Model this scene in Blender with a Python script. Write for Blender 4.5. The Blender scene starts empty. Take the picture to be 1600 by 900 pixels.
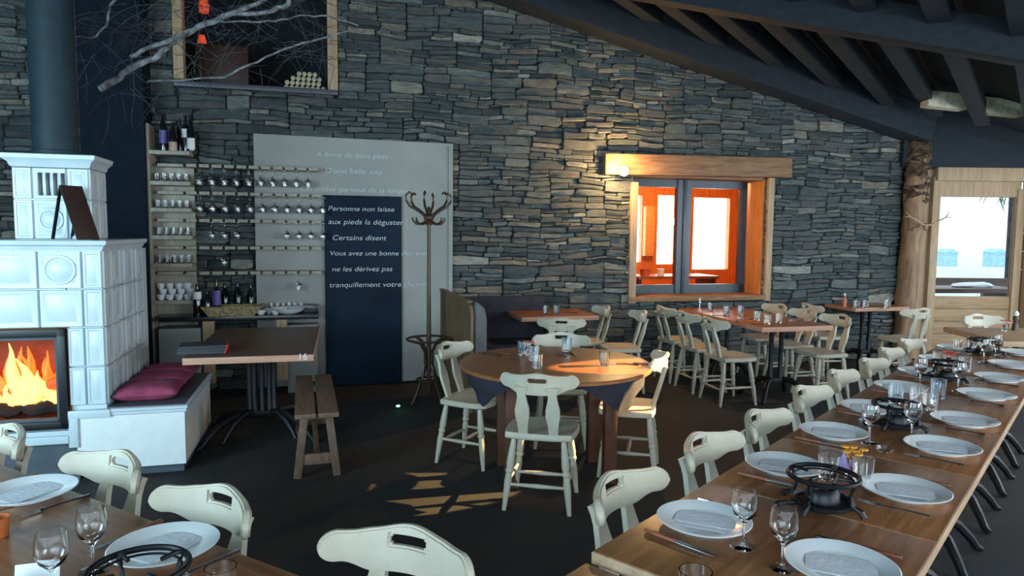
import bpy, bmesh, math, random
from mathutils import Vector, Matrix, noise
C = bpy.context.scene.collection
PI = math.pi
R = math.radians
random.seed(7)
# ------------------------------------------------------------------ camera
FPX = 1080.0; CH = 1.61; ROLL = 0.01
PITCH = math.atan(89 / FPX)
cam_d = bpy.data.cameras.new('camera'); cam_d.sensor_width = 36; cam_d.lens = 36 * FPX / 1600
cam_d.clip_start = 0.02
cam = bpy.data.objects.new('camera', cam_d); C.objects.link(cam)
cam.matrix_world = Matrix.Translation((0, 0, CH)) @ Matrix.Rotation(PI / 2 - PITCH, 4, 'X') @ Matrix.Rotation(ROLL, 4, 'Z')
sc = bpy.context.scene
sc.camera = cam
sc.view_settings.view_transform = 'Standard'
sc.view_settings.look = 'None'
sc.view_settings.gamma = 1
sc.view_settings.use_curve_mapping = False
sc.view_settings.exposure = 0.62
sc.render.film_transparent = False
# ------------------------------------------------------------------ world and large lights
w = bpy.data.worlds.new('sky'); sc.world = w; w.use_nodes = True
bg = w.node_tree.nodes['Background']
bg.inputs[0].default_value = (0.70, 0.88, 1.0, 1); bg.inputs[1].default_value = 1.05

def area(name, loc, target, sx, sy, power, col):
    l = bpy.data.lights.new(name, 'AREA'); l.shape = 'RECTANGLE'; l.size = sx; l.size_y = sy
    l.energy = power; l.color = col
    o = bpy.data.objects.new(name, l); C.objects.link(o); o.location = loc
    o.rotation_euler = (Vector(target) - Vector(loc)).to_track_quat('-Z', 'Y').to_euler()
    return o
area('window_daylight', (-0.2, -2.4, 1.9), (-0.4, 6, 0.9), 4.5, 1.6, 80, (0.66, 0.88, 1.0))
area('stove_fill', (-3.9, 0.3, 1.7), (-2.9, 4.4, 0.95), 2.0, 1.5, 125, (0.54, 0.85, 1.0))  # added fill light, brightens the stove front from the left
area('side_daylight', (4.6, 0.6, 1.5), (1.2, 3.4, 0.7), 3.0, 1.3, 85, (0.84, 0.94, 1.0))
area('door_wall_fill', (6.6, 4.6, 1.7), (4.6, 8.9, 1.3), 2.2, 1.3, 60, (0.80, 0.93, 1.0))  # added fill light out of view, lifts the dim door wall

def lamp(name, kind, loc, power, col, radius=0.05, target=None, ang=30, blend=0.2):
    l = bpy.data.lights.new(name, kind); l.energy = power; l.color = col; l.shadow_soft_size = radius
    if kind == 'SPOT': l.spot_size = R(ang); l.spot_blend = blend
    o = bpy.data.objects.new(name, l); C.objects.link(o); o.location = loc
    if target: o.rotation_euler = (Vector(target) - Vector(loc)).to_track_quat('-Z', 'Y').to_euler()
    return o

# ------------------------------------------------------------------ pixel helpers (photo 1600x900)
cp, sp, ct, st = math.cos(PITCH), math.sin(PITCH), math.cos(ROLL), math.sin(ROLL)
def ray(px, py):
    x = (px - 800) / FPX; y = (450 - py) / FPX
    a = x * ct - y * st; b = x * st + y * ct
    return Vector((a, cp + b * sp, -sp + b * cp))
def at(px, py, z):                      # where the ray meets the horizontal plane z
    r = ray(px, py); t = (z - CH) / r.z
    return Vector((r.x * t, r.y * t, z))
def dep(px, py, Y):                     # where the ray meets depth Y
    r = ray(px, py); t = Y / r.y
    return Vector((r.x * t, Y, CH + r.z * t))
def hitplane(px, py, P, n):
    r = ray(px, py); o = Vector((0, 0, CH)); t = (Vector(P) - o).dot(n) / r.dot(n)
    return o + r * t
ALP = math.atan(0.27); CA, SA = math.cos(ALP), math.sin(ALP)
U = Vector((CA, SA, 0)); V = Vector((-SA, CA, 0)); O = Vector((0, 7.6, 0))
WM = Matrix(((U.x, V.x, 0, O.x), (U.y, V.y, 0, O.y), (0, 0, 1, 0), (0, 0, 0, 1)))   # local: x along wall, y into wall, z up
def wpx(px, py, d=0.0):                 # pixel -> (u, z) on the back wall plane standing d in front of it
    p = hitplane(px, py, O - V * d, V)
    return ((p - O).dot(U), p.z)
def wrect(x0, y0, x1, y1, d=0.0):
    mx, my = (x0 + x1) / 2, (y0 + y1) / 2
    return wpx(x0, my, d)[0], wpx(x1, my, d)[0], wpx(mx, y1, d)[1], wpx(mx, y0, d)[1]

# ------------------------------------------------------------------ materials
def nt(name):
    m = bpy.data.materials.new(name); m.use_nodes = True
    return m, m.node_tree, m.node_tree.nodes['Principled BSDF']
def N(t, typ, **k):
    n = t.nodes.new(typ)
    for a, b in k.items():
        if a in n.inputs.keys(): n.inputs[a].default_value = b
        else: setattr(n, a, b)
    return n
def ramp(t, fac, stops):
    r = t.nodes.new('ShaderNodeValToRGB'); e = r.color_ramp.elements
    while len(e) < len(stops): e.new(0.5)
    for q, (p, c) in zip(e, stops): q.position = p; q.color = (*c, 1)
    t.links.new(fac, r.inputs[0]); return r.outputs[0]
def mat(name, c, rough=0.5, metal=0.0, var=0.12, vs=12, bump=0.0, bs=60, c2=None, **kw):
    m, t, b = nt(name)
    tc = t.nodes.new('ShaderNodeTexCoord')
    n = N(t, 'ShaderNodeTexNoise', Scale=vs, Detail=4.0); t.links.new(tc.outputs['Object'], n.inputs['Vector'])
    d = c2 or tuple(max(0, v * (1 - var)) for v in c); e = tuple(min(1, v * (1 + var)) for v in c) if not c2 else c
    t.links.new(ramp(t, n.outputs[0], [(0.35, d), (0.65, e)]), b.inputs['Base Color'])
    b.inputs['Roughness'].default_value = rough; b.inputs['Metallic'].default_value = metal
    if bump:
        n2 = N(t, 'ShaderNodeTexNoise', Scale=bs, Detail=3.0); t.links.new(tc.outputs['Object'], n2.inputs['Vector'])
        bp = N(t, 'ShaderNodeBump', Strength=bump, Distance=0.01); t.links.new(n2.outputs[0], bp.inputs['Height']); t.links.new(bp.outputs[0], b.inputs['Normal'])
    for k, v in kw.items(): b.inputs[k.replace('_', ' ')].default_value = v
    return m
def wood(name, c1, c2, rough=0.45, stretch=(1.5, 14, 14), scale=2.2, bump=0.15, parquet=False, coat=0.0):
    m, t, b = nt(name)
    tc = t.nodes.new('ShaderNodeTexCoord'); mp = N(t, 'ShaderNodeMapping'); mp.inputs['Scale'].default_value = stretch
    t.links.new(tc.outputs['Object'], mp.inputs[0])
    n = N(t, 'ShaderNodeTexNoise', Scale=scale, Detail=7.0, Roughness=0.62); t.links.new(mp.outputs[0], n.inputs['Vector'])
    col = ramp(t, n.outputs[0], [(0.3, c1), (0.7, c2)])
    if parquet:
        br = N(t, 'ShaderNodeTexBrick', Scale=1.0); br.inputs['Brick Width'].default_value = 0.34; br.inputs['Row Height'].default_value = 0.115
        br.inputs['Mortar Size'].default_value = 0.0008; br.inputs['Bias'].default_value = 0.0
        br.inputs['Color1'].default_value = (0.72, 0.72, 0.72, 1); br.inputs['Color2'].default_value = (1.25, 1.2, 1.15, 1); br.inputs['Mortar'].default_value = (0.45, 0.45, 0.45, 1)
        t.links.new(tc.outputs['Object'], br.inputs['Vector'])
        mx = t.nodes.new('ShaderNodeMix'); mx.data_type = 'RGBA'; mx.blend_type = 'MULTIPLY'; mx.inputs[0].default_value = 0.8
        t.links.new(col, mx.inputs[6]); t.links.new(br.outputs[0], mx.inputs[7]); col = mx.outputs[2]
    t.links.new(col, b.inputs['Base Color'])
    b.inputs['Roughness'].default_value = rough
    if coat: b.inputs['Coat Weight'].default_value = coat; b.inputs['Coat Roughness'].default_value = 0.25
    bp = N(t, 'ShaderNodeBump', Strength=bump, Distance=0.006); t.links.new(n.outputs[0], bp.inputs['Height']); t.links.new(bp.outputs[0], b.inputs['Normal'])
    return m
def emis(name, c, s):
    m, t, b = nt(name); b.inputs['Base Color'].default_value = (*c, 1)
    b.inputs['Emission Color'].default_value = (*c, 1); b.inputs['Emission Strength'].default_value = s
    return m
def glass(name, tint=(1, 1, 1), rough=0.0, thin=False):
    m, t, b = nt(name); b.inputs['Base Color'].default_value = (*tint, 1)
    b.inputs['Transmission Weight'].default_value = 1; b.inputs['Roughness'].default_value = rough
    b.inputs['IOR'].default_value = 1.02 if thin else 1.48
    return m
def stone_mat():
    m, t, b = nt('slate_stone')
    tc = t.nodes.new('ShaderNodeTexCoord'); g = t.nodes.new('ShaderNodeNewGeometry')
    base = ramp(t, g.outputs['Random Per Island'], [(0.0, (0.045, 0.058, 0.062)), (0.25, (0.084, 0.104, 0.107)), (0.5, (0.122, 0.147, 0.148)),
                (0.72, (0.105, 0.105, 0.10)), (0.88, (0.20, 0.225, 0.215)), (0.95, (0.24, 0.20, 0.15)), (1.0, (0.40, 0.40, 0.36))])
    mp = N(t, 'ShaderNodeMapping'); mp.inputs['Scale'].default_value = (5, 5, 22); t.links.new(tc.outputs['Object'], mp.inputs[0])
    n = N(t, 'ShaderNodeTexNoise', Scale=1.9, Detail=9.0, Roughness=0.74); t.links.new(mp.outputs[0], n.inputs['Vector'])
    v = ramp(t, n.outputs[0], [(0.28, (0.40, 0.41, 0.43)), (0.52, (1, 1, 1)), (0.74, (1.8, 1.75, 1.6))])
    mx = t.nodes.new('ShaderNodeMix'); mx.data_type = 'RGBA'; mx.blend_type = 'MULTIPLY'; mx.inputs[0].default_value = 1
    t.links.new(base, mx.inputs[6]); t.links.new(v, mx.inputs[7]); t.links.new(mx.outputs[2], b.inputs['Base Color'])
    b.inputs['Roughness'].default_value = 0.55
    bp = N(t, 'ShaderNodeBump', Strength=1.0, Distance=0.03); t.links.new(n.outputs[0], bp.inputs['Height']); t.links.new(bp.outputs[0], b.inputs['Normal'])
    return m
def chair_mat():
    m, t, b = nt('worn_cream_paint')
    tc = t.nodes.new('ShaderNodeTexCoord'); n = N(t, 'ShaderNodeTexNoise', Scale=9.0, Detail=6.0, Roughness=0.65); t.links.new(tc.outputs['Object'], n.inputs['Vector'])
    t.links.new(ramp(t, n.outputs[0], [(0.27, (0.33, 0.25, 0.16)), (0.33, (0.50, 0.455, 0.36)), (0.7, (0.575, 0.53, 0.43))]), b.inputs['Base Color'])
    b.inputs['Roughness'].default_value = 0.42
    return m
M = dict(
    stone=stone_mat(), mortar=mat('dark_mortar', (0.02, 0.024, 0.027), 0.9),
    floor=mat('dark_floor_covering', (0.034, 0.027, 0.024), 0.8, c2=(0.018, 0.018, 0.020), vs=1.1, bump=0.5, bs=160),
    chair=chair_mat(),
    table=wood('table_top_wood', (0.17, 0.068, 0.027), (0.36, 0.16, 0.068), 0.33, parquet=True),
    tabler=wood('round_table_wood', (0.22, 0.075, 0.025), (0.36, 0.14, 0.05), 0.3),
    tdark=wood('dark_table_wood', (0.055, 0.028, 0.017), (0.12, 0.06, 0.035), 0.4),
    edge=wood('pale_table_edge', (0.38, 0.24, 0.15), (0.58, 0.40, 0.26), 0.5),
    pinkedge=wood('pink_table_edge', (0.40, 0.19, 0.12), (0.55, 0.30, 0.20), 0.5),
    leg=wood('round_table_leg', (0.07, 0.028, 0.016), (0.14, 0.055, 0.03), 0.5, stretch=(14, 14, 1.5)),
    pine=wood('pale_pine', (0.34, 0.22, 0.125), (0.52, 0.36, 0.22), 0.6, stretch=(14, 14, 1.5)),
    pineh=wood('pale_pine_planks', (0.30, 0.18, 0.09), (0.48, 0.31, 0.17), 0.6, stretch=(1.5, 14, 14)),
    oldwood=wood('old_log_wood', (0.10, 0.05, 0.025), (0.40, 0.24, 0.13), 0.7, stretch=(6, 6, 1.2), bump=0.5),
    lintel=wood('rough_lintel_wood', (0.14, 0.065, 0.03), (0.36, 0.19, 0.09), 0.65, stretch=(1.5, 14, 14), bump=0.5),
    orange=wood('orange_pine', (0.50, 0.15, 0.03), (0.75, 0.27, 0.06), 0.5, stretch=(12, 12, 1.5)),
    shelfw=wood('grey_oak_shelf', (0.26, 0.23, 0.18), (0.40, 0.36, 0.29), 0.55, stretch=(10, 10, 2)),
    bench=wood('bench_wood', (0.10, 0.058, 0.035), (0.20, 0.125, 0.08), 0.55, stretch=(14, 1.5, 6)),
    iron=mat('black_cast_iron', (0.008, 0.009, 0.012), 0.42, 0.2),
    beam=wood('navy_painted_beam', (0.006, 0.010, 0.016), (0.014, 0.022, 0.032), 0.8, stretch=(2, 10, 10), bump=0.3),
    navy=mat('navy_painted_plaster', (0.007, 0.013, 0.022), 0.8, Specular_IOR_Level=0.1),
    flue=mat('dark_steel_flue', (0.014, 0.032, 0.042), 0.6, 0.0, Specular_IOR_Level=0.3),
    ceramic=mat('pale_glazed_tile', (0.60, 0.69, 0.74), 0.36, c2=(0.54, 0.63, 0.68), vs=5, bump=0.05, bs=8, Coat_Weight=0.1),
    plaster=mat('white_plaster', (0.78, 0.80, 0.80), 0.6, var=0.03),
    plinth=mat('slate_blue_plinth', (0.06, 0.08, 0.10), 0.6),
    slate=mat('dark_seat_slab', (0.075, 0.075, 0.095), 0.4),
    firebrick=mat('sooty_firebrick', (0.22, 0.07, 0.03), 0.9, bump=0.4),
    burgundy=mat('burgundy_fabric', (0.30, 0.045, 0.10), 0.85, var=0.25, vs=8, bump=0.3, bs=120),
    greyp=mat('grey_painted_panel', (0.33, 0.325, 0.30), 0.6, c2=(0.27, 0.27, 0.255), vs=1.5),
    board=mat('navy_chalkboard', (0.008, 0.020, 0.042), 0.6, c2=(0.005, 0.011, 0.024), vs=1.5, Specular_IOR_Level=0.15),
    chalk=mat('chalk_lettering', (0.60, 0.66, 0.66), 0.9, var=0.2, vs=40),
    whitep=mat('white_lettering', (0.52, 0.56, 0.55), 0.8, var=0.1, vs=40),
    porcelain=mat('white_porcelain', (0.78, 0.82, 0.84), 0.18, var=0.02),
    napkin=mat('pale_paper_napkin', (0.70, 0.74, 0.80), 0.9, var=0.05, vs=30, bump=0.2),
    steel=mat('cutlery_steel', (0.55, 0.56, 0.58), 0.22, 1.0),
    knifeh=mat('brown_knife_handle', (0.24, 0.075, 0.035), 0.4, var=0.35, vs=60),
    bent=mat('dark_bentwood', (0.055, 0.03, 0.018), 0.35),
    screen=wood('brown_plank_partition', (0.10, 0.065, 0.03), (0.19, 0.13, 0.07), 0.6, stretch=(9, 9, 1.5)),
    greyw=mat('grey_painted_wood', (0.14, 0.145, 0.155), 0.6),
    darkcloth=mat('dark_navy_cloth', (0.022, 0.021, 0.035), 0.8, var=0.3, vs=9),
    blackbottle=mat('dark_bottle_glass', (0.008, 0.008, 0.010), 0.1, Coat_Weight=0.5),
    label=mat('white_bottle_label', (0.75, 0.75, 0.72), 0.6, var=0.04),
    plabel=mat('purple_bottle_label', (0.12, 0.08, 0.30), 0.5),
    tlabel=mat('tan_bottle_label', (0.45, 0.30, 0.22), 0.5),
    greenb=glass('green_bottle_glass', (0.08, 0.30, 0.16), 0.05),
    basket=mat('woven_straw', (0.32, 0.25, 0.13), 0.8, var=0.4, vs=40, bump=0.6, bs=90),
    counter=mat('black_counter_top', (0.012, 0.013, 0.016), 0.25),
    bark=mat('grey_birch_bark', (0.17, 0.17, 0.175), 0.8, var=0.6, vs=16, bump=0.6, bs=40),
    twig=mat('dark_twig_bark', (0.045, 0.043, 0.05), 0.85, var=0.4, vs=10),
    logend=mat('cut_log_end', (0.50, 0.42, 0.28), 0.8, var=0.3, vs=14),
    logbark=mat('log_bark', (0.09, 0.06, 0.04), 0.9),
    frame=mat('dark_slate_window_paint', (0.035, 0.055, 0.08), 0.35),
    snow=mat('snow', (0.85, 0.89, 0.93), 0.8, var=0.03),
    foam=mat('pale_insulation_wool', (0.55, 0.52, 0.38), 0.9, var=0.2, vs=20, bump=0.8),
    glass=glass('clear_glass'), bglass=glass('bluish_glass', (0.88, 0.95, 1.0)), pane=glass('window_glass', (0.97, 0.99, 1), thin=True),
    menu=mat('navy_menu_cover', (0.022, 0.024, 0.035), 0.45), red=mat('red_menu_edge', (0.50, 0.035, 0.012), 0.5),
    redf=mat('red_petals', (0.70, 0.10, 0.06), 0.6), orangef=mat('orange_petals', (0.85, 0.38, 0.05), 0.6), purple=mat('lilac_paper', (0.42, 0.33, 0.65), 0.6),
    green=mat('green_leaf', (0.04, 0.12, 0.03), 0.6), wax=mat('amber_wax', (0.45, 0.12, 0.03), 0.4),
    signb=mat('dark_brown_sign_board', (0.035, 0.018, 0.014), 0.5),
    flame=emis('flame_orange', (1.0, 0.14, 0.02), 1.1), flame2=emis('flame_yellow', (1.0, 0.48, 0.10), 1.9),
    ember=emis('glowing_ember', (1.0, 0.07, 0.01), .8), char=mat('charred_log', (0.03, 0.012, 0.01), 0.9),
    bulb=emis('warm_bulb', (1.0, 0.72, 0.36), 22), led=emis('green_led', (0.1, 1.0, 0.35), 14), day=emis('daylight_window', (0.92, 0.97, 1.0), 2.6),
    redlit=emis('orange_lit_lantern', (1.0, 0.11, 0.03), 0.28),
)

# ------------------------------------------------------------------ mesh builder
class MB:
    def __init__(s): s.b = bmesh.new(); s.mi = 0
    def _add(s, vs, fs):
        v = [s.b.verts.new(p) for p in vs]; out = []
        for f in fs:
            try: q = s.b.faces.new([v[i] for i in f]); q.material_index = s.mi; out.append(q)
            except ValueError: pass
        return v, out
    def box(s, c, size, M4=None, bev=0.0, top=(1, 1)):
        x, y, z = (a / 2 for a in size); c = Vector(c)
        vs = []
        for k in (-1, 1):
            tx, ty = top if k == 1 else (1, 1)
            for (i, j) in ((-1, -1), (1, -1), (1, 1), (-1, 1)): vs.append(Vector((i * x * tx, j * y * ty, k * z)) + c)
        if M4: vs = [M4 @ p for p in vs]
        v, f = s._add(vs, [(3, 2, 1, 0), (4, 5, 6, 7), (0, 1, 5, 4), (1, 2, 6, 5), (2, 3, 7, 6), (3, 0, 4, 7)])
        if bev:
            e = list({e for q in f for e in q.edges})
            bmesh.ops.bevel(s.b, geom=e, offset=bev, segments=2, affect='EDGES', profile=0.6)
        return s
    def bar(s, p0, p1, w, h, up=(0, 0, 1), bev=0.0):
        p0, p1 = Vector(p0), Vector(p1); d = p1 - p0; L = d.length; x = d.normalized(); y = Vector(up).cross(x).normalized(); z = x.cross(y)
        Mx = Matrix(((x.x, y.x, z.x, 0), (x.y, y.y, z.y, 0), (x.z, y.z, z.z, 0), (0, 0, 0, 1)))
        return s.box((0, 0, 0), (L, w, h), Matrix.Translation((p0 + p1) / 2) @ Mx, bev)
    def lathe(s, prof, c=(0, 0, 0), n=24, M4=None, cap=False):   # prof [(r,z)]
        c = Vector(c); rings = []; vs = []
        for r, z in prof:
            if r < 1e-5: rings.append([len(vs)]); vs.append(c + Vector((0, 0, z)))
            else:
                rings.append(list(range(len(vs), len(vs) + n)))
                vs += [c + Vector((r * math.cos(2 * PI * i / n), r * math.sin(2 * PI * i / n), z)) for i in range(n)]
        fs = []
        for a, b in zip(rings, rings[1:]):
            for i in range(n):
                j = (i + 1) % n
                if len(a) == 1 and len(b) == 1: continue
                if len(a) == 1: fs.append((a[0], b[j], b[i]))
                elif len(b) == 1: fs.append((a[i], a[j], b[0]))
                else: fs.append((a[i], a[j], b[j], b[i]))
        if cap:
            if len(rings[0]) > 1: fs.append(tuple(reversed(rings[0])))
            if len(rings[-1]) > 1: fs.append(tuple(rings[-1]))
        if M4: vs = [M4 @ p for p in vs]
        s._add(vs, fs); return s
    def turned(s, p0, p1, prof, n=12):    # prof [(t,r)] along p0->p1
        p0, p1 = Vector(p0), Vector(p1); d = p1 - p0
        q = d.to_track_quat('Z', 'Y').to_matrix().to_4x4(); q.translation = p0
        return s.lathe([(r, t * d.length) for t, r in prof], n=n, M4=q, cap=True)
    def tube(s, pts, rad, n=8, cap=True, closed=False):
        pts = [Vector(p) for p in pts]; m = len(pts)
        if not hasattr(rad, '__len__'): rad = [rad] * m
        vs = []; up = Vector((0.13, 0.21, 0.97))
        for i, p in enumerate(pts):
            a = pts[(i - 1) % m] if closed else pts[max(0, i - 1)]; b = pts[(i + 1) % m] if closed else pts[min(m - 1, i + 1)]
            t = (b - a).normalized(); x = t.cross(up)
            if x.length < 0.05: x = t.cross(Vector((1, 0, 0)))
            x.normalize(); y = t.cross(x)
            vs += [p + (x * math.cos(2 * PI * k / n) + y * math.sin(2 * PI * k / n)) * rad[i] for k in range(n)]
        fs = []
        for i in range(m if closed else m - 1):
            for k in range(n):
                k2 = (k + 1) % n; j = (i + 1) % m
                fs.append((i * n + k, i * n + k2, j * n + k2, j * n + k))
        if cap and not closed: fs += [tuple(reversed(range(n))), tuple(range((m - 1) * n, m * n))]
        s._add(vs, fs); return s
    def prism(s, outline, th, M4=None, bev=0.0):   # outline in local xz, thickness along y centred
        k = len(outline); vs = [Vector((x, -th / 2, z)) for x, z in outline] + [Vector((x, th / 2, z)) for x, z in outline]
        if M4: vs = [M4 @ p for p in vs]
        fs = [tuple(range(k)), tuple(reversed(range(k, 2 * k)))] + [((i + 1) % k, i, i + k, (i + 1) % k + k) for i in range(k)]
        v, f = s._add(vs, fs)
        if bev:
            e = [e for e in {e for q in f for e in q.edges} if len(e.link_faces) == 2 and e.calc_face_angle(0) > 0.9]
            bmesh.ops.bevel(s.b, geom=e, offset=bev, segments=2, affect='EDGES')
        return s
    def blob(s, c, rx, ry, rz, sub=2, jit=0.0, M4=None):
        T = Matrix.Translation(c) @ (M4 or Matrix.Identity(4)) @ Matrix.Diagonal((rx, ry, rz, 1))
        r = bmesh.ops.create_icosphere(s.b, subdivisions=sub, radius=1, matrix=T)
        for v in r['verts']:
            if jit: v.co += Vector([random.uniform(-jit, jit) for _ in range(3)])
            for f in v.link_faces: f.material_index = s.mi
        return s
    def mesh(s, name, mats, ang=38):
        b = s.b; bmesh.ops.recalc_face_normals(b, faces=b.faces)
        for f in b.faces: f.smooth = True
        for e in b.edges:
            if len(e.link_faces) != 2 or e.calc_face_angle(0) > R(ang): e.smooth = False
        me = bpy.data.meshes.new(name); b.to_mesh(me); b.free()
        for m in (mats if isinstance(mats, (list, tuple)) else [mats]): me.materials.append(m)
        return me
    def build(s, name, mats, parent=None, label=None, ang=38):
        o = bpy.data.objects.new(name, s.mesh(name, mats, ang)); C.objects.link(o)
        if parent: o.parent = parent
        if label: o['label'] = label
        return o
def tag(o, label, cat, group=None, kind=None):
    o['label'] = label; o['category'] = cat
    if group: o['group'] = group
    if kind: o['kind'] = kind
    return o
def thing(name, label, cat, loc=(0, 0, 0), rz=0.0, group=None):
    o = bpy.data.objects.new(name, None); C.objects.link(o); o.empty_display_size = 0.05
    o.location = loc; o.rotation_euler = (0, 0, rz); return tag(o, label, cat, group)
def struct(o, label=None):
    o['kind'] = 'structure'
    if label: o['label'] = label
    return o
def dup(root, loc=None, rz=None, label=None, group=None, parent=None):
    kids = list(root.children); c = root.copy(); C.objects.link(c); c.parent = parent
    if loc is not None: c.location = loc
    if rz is not None: c.rotation_euler = (0, 0, rz)
    if label: c['label'] = label
    if group: c['group'] = group
    for k in kids: dup(k, parent=c)
    return c
class Kit:                                     # first placement moves the prototype, later ones copy it
    def __init__(s, maker): s.maker = maker; s.o = None
    def put(s, loc, rz, label, group=None):
        loc = Vector(loc)
        if s.o is None: s.o = s.maker(); s.o.location = loc; s.o.rotation_euler = (0, 0, rz); o = s.o; o['label'] = label
        else: o = dup(s.o, loc, rz, label)
        if group: o['group'] = group
        elif 'group' in o: del o['group']
        return o
NTH = ['first', 'second', 'third', 'fourth', 'fifth', 'sixth', 'seventh', 'eighth', 'ninth', 'tenth', 'eleventh', 'twelfth']
ORD = ['nearest', 'second nearest', 'third', 'fourth', 'fifth', 'sixth', 'seventh', 'eighth', 'ninth', 'tenth']

# ================================================================== STRUCTURE
ZR = lambda x, y: 3.17 - 0.273 * x + 0.123 * y          # underside of the roof's main beams
b = MB(); b.box((0.5, 3.0, -0.05), (14, 14, 0.1)); struct(b.build('floor', M['floor']), 'dark brown grey floor')

WIN = wrect(986, 276, 1193, 470)                        # opening of the lit window
UP = wrect(270, -60, 527, 141)                          # opening of the upper window
holes = [WIN, UP]
def roof_at_wall(u):
    p = O + U * u; return ZR(p.x, p.y) + 0.12
def backing():
    b = MB()
    u0, u1 = -6.6, 5.16; us = [u0, UP[0], UP[1], WIN[0], WIN[1], u1]
    for i in range(5):
        a, c = us[i], us[i + 1]; cuts = [(0, roof_at_wall(a) + .3, roof_at_wall(c) + .3)]
        if i == 1: cuts = [(0, UP[2], UP[2])]
        if i == 3: b.prism([(a, 0), (c, 0), (c, WIN[2]), (a, WIN[2])], 0.4, WM @ Matrix.Translation((0, 0.235, 0))); b.prism([(a, WIN[3]), (c, WIN[3]), (c, roof_at_wall(c) + .3), (a, roof_at_wall(a) + .3)], 0.4, WM @ Matrix.Translation((0, 0.235, 0))); continue
        for z0, za, zc in cuts: b.prism([(a, z0), (c, z0), (c, zc), (a, za)], 0.4, WM @ Matrix.Translation((0, 0.235, 0)))
        if i == 1: b.prism([(a, UP[3]), (c, UP[3]), (c, 5.6), (a, 5.8)], 0.4, WM @ Matrix.Translation((0, 0.235, 0)))
    return b
def stones():
    rnd = random.Random(11); cells = []
    def split(x0, x1, z0, z1):
        w_, h = x1 - x0, z1 - z0
        if h > 0.14 or (h > 0.075 and rnd.random() < 0.42):
            f = rnd.uniform(0.3, 0.7); z = z0 + h * f; split(x0, x1, z0, z); split(x0, x1, z, z1)
        elif w_ > rnd.uniform(0.30, 0.70) or w_ > h * 8:
            f = rnd.uniform(0.3, 0.7); x = x0 + w_ * f; split(x0, x, z0, z1); split(x, x1, z0, z1)
        else: cells.append((x0, x1, z0, z1))
    z = 0.0
    while z < 5.3:
        h = rnd.uniform(0.17, 0.36); x = -6.6 - rnd.uniform(0, .8)
        while x < 5.15:
            w_ = rnd.uniform(0.55, 1.3); split(x, min(x + w_, 5.15), z, z + h); x += w_
        z += h
    b = MB(); bm = b.b
    warp = lambda x, z_: z_ + 0.042 * noise.noise(Vector((x * 1.3, z_ * 2.2, 3.1))) + 0.02 * noise.noise(Vector((x * 5, z_ * 9, 1.7)))
    for x0, x1, z0, z1 in cells:
        if (z0 + z1) / 2 > roof_at_wall((x0 + x1) / 2) + .1: continue
        ok = True
        for h0, h1, k0, k1 in holes:
            if x1 > h0 and x0 < h1 and z1 > k0 and z0 < k1:
                c = [(h0 - x0, 'r'), (x1 - h1, 'l'), (k0 - z0, 't'), (z1 - k1, 'b')]; v_, k = max(c)
                if v_ < 0.02: ok = False; break
                if k == 'r': x1 = h0
                elif k == 'l': x0 = h1
                elif k == 't': z1 = k0
                else: z0 = k1
        if not ok: continue
        g = rnd.uniform(0.001, 0.004); x0 += g; x1 -= g; z0 += g * .7; z1 -= g * .7
        w_, h = x1 - x0, z1 - z0
        if w_ < 0.012 or h < 0.008: continue
        sl = min(w_ * 0.22, h * 0.9)
        a = [rnd.uniform(0, sl) if rnd.random() < .5 else 0.002 for _ in range(4)]; q = [rnd.uniform(0.25, 0.75) for _ in range(4)]
        ol = [(x0 + a[0], z0), ((x0 + x1) / 2 + rnd.uniform(-.2, .2) * w_, z0 + rnd.uniform(-.1, .1) * h), (x1 - a[1], z0), (x1, z0 + h * q[1] * .6), (x1 - a[1] * .2, z1 - h * .2 * q[2]), (x1 - a[2], z1),
              ((x0 + x1) / 2 + rnd.uniform(-.2, .2) * w_, z1 + rnd.uniform(-.12, .08) * h), (x0 + a[3], z1), (x0, z1 - h * q[3] * .6), (x0 + a[0] * .2, z0 + h * .2 * q[0])]
        cx, cz = (x0 + x1) / 2, (z0 + z1) / 2
        d = rnd.uniform(0.0, 0.038); tx, tz = rnd.uniform(-.05, .05), rnd.uniform(-.18, .18)
        rings = []
        for inset, yy in ((0, 0.08), (0, -d + 0.010), (min(0.006, h * .14), -d)):
            ring = []
            for px, pz in ol:
                sx = px + (cx - px) * (inset / max(abs(px - cx), 0.02)) * (1 if abs(px - cx) > inset else 0); sz = pz + (cz - pz) * min(0.8, inset / max(abs(pz - cz), h * .3))
                y = yy + (tx * (px - cx) + tz * (pz - cz) if yy < 0.05 else 0)
                ring.append(bm.verts.new(WM @ Vector((sx, y, max(0.0, warp(sx, sz))))))
            rings.append(ring)
        for r0, r1 in zip(rings, rings[1:]):
            for i in range(10): bm.faces.new((r0[i], r0[(i + 1) % 10], r1[(i + 1) % 10], r1[i]))
        bm.faces.new(rings[-1])
    return b
wb = struct(stones().build('wall_back', M['stone'], ang=50), 'dry stacked grey slate stone wall')
backing().build('mortar', M['mortar'], wb)
b = MB(); b.box((5.12, .4, 1.6), (.35, .5, 3.2), WM); struct(b.build('trim_41', M['mortar']))

# left wall and rear shell
b = MB(); b.box((-6.3, 2.5, 2.6), (0.2, 9.5, 5.2)); struct(b.build('wall_left', M['mortar']))
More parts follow.
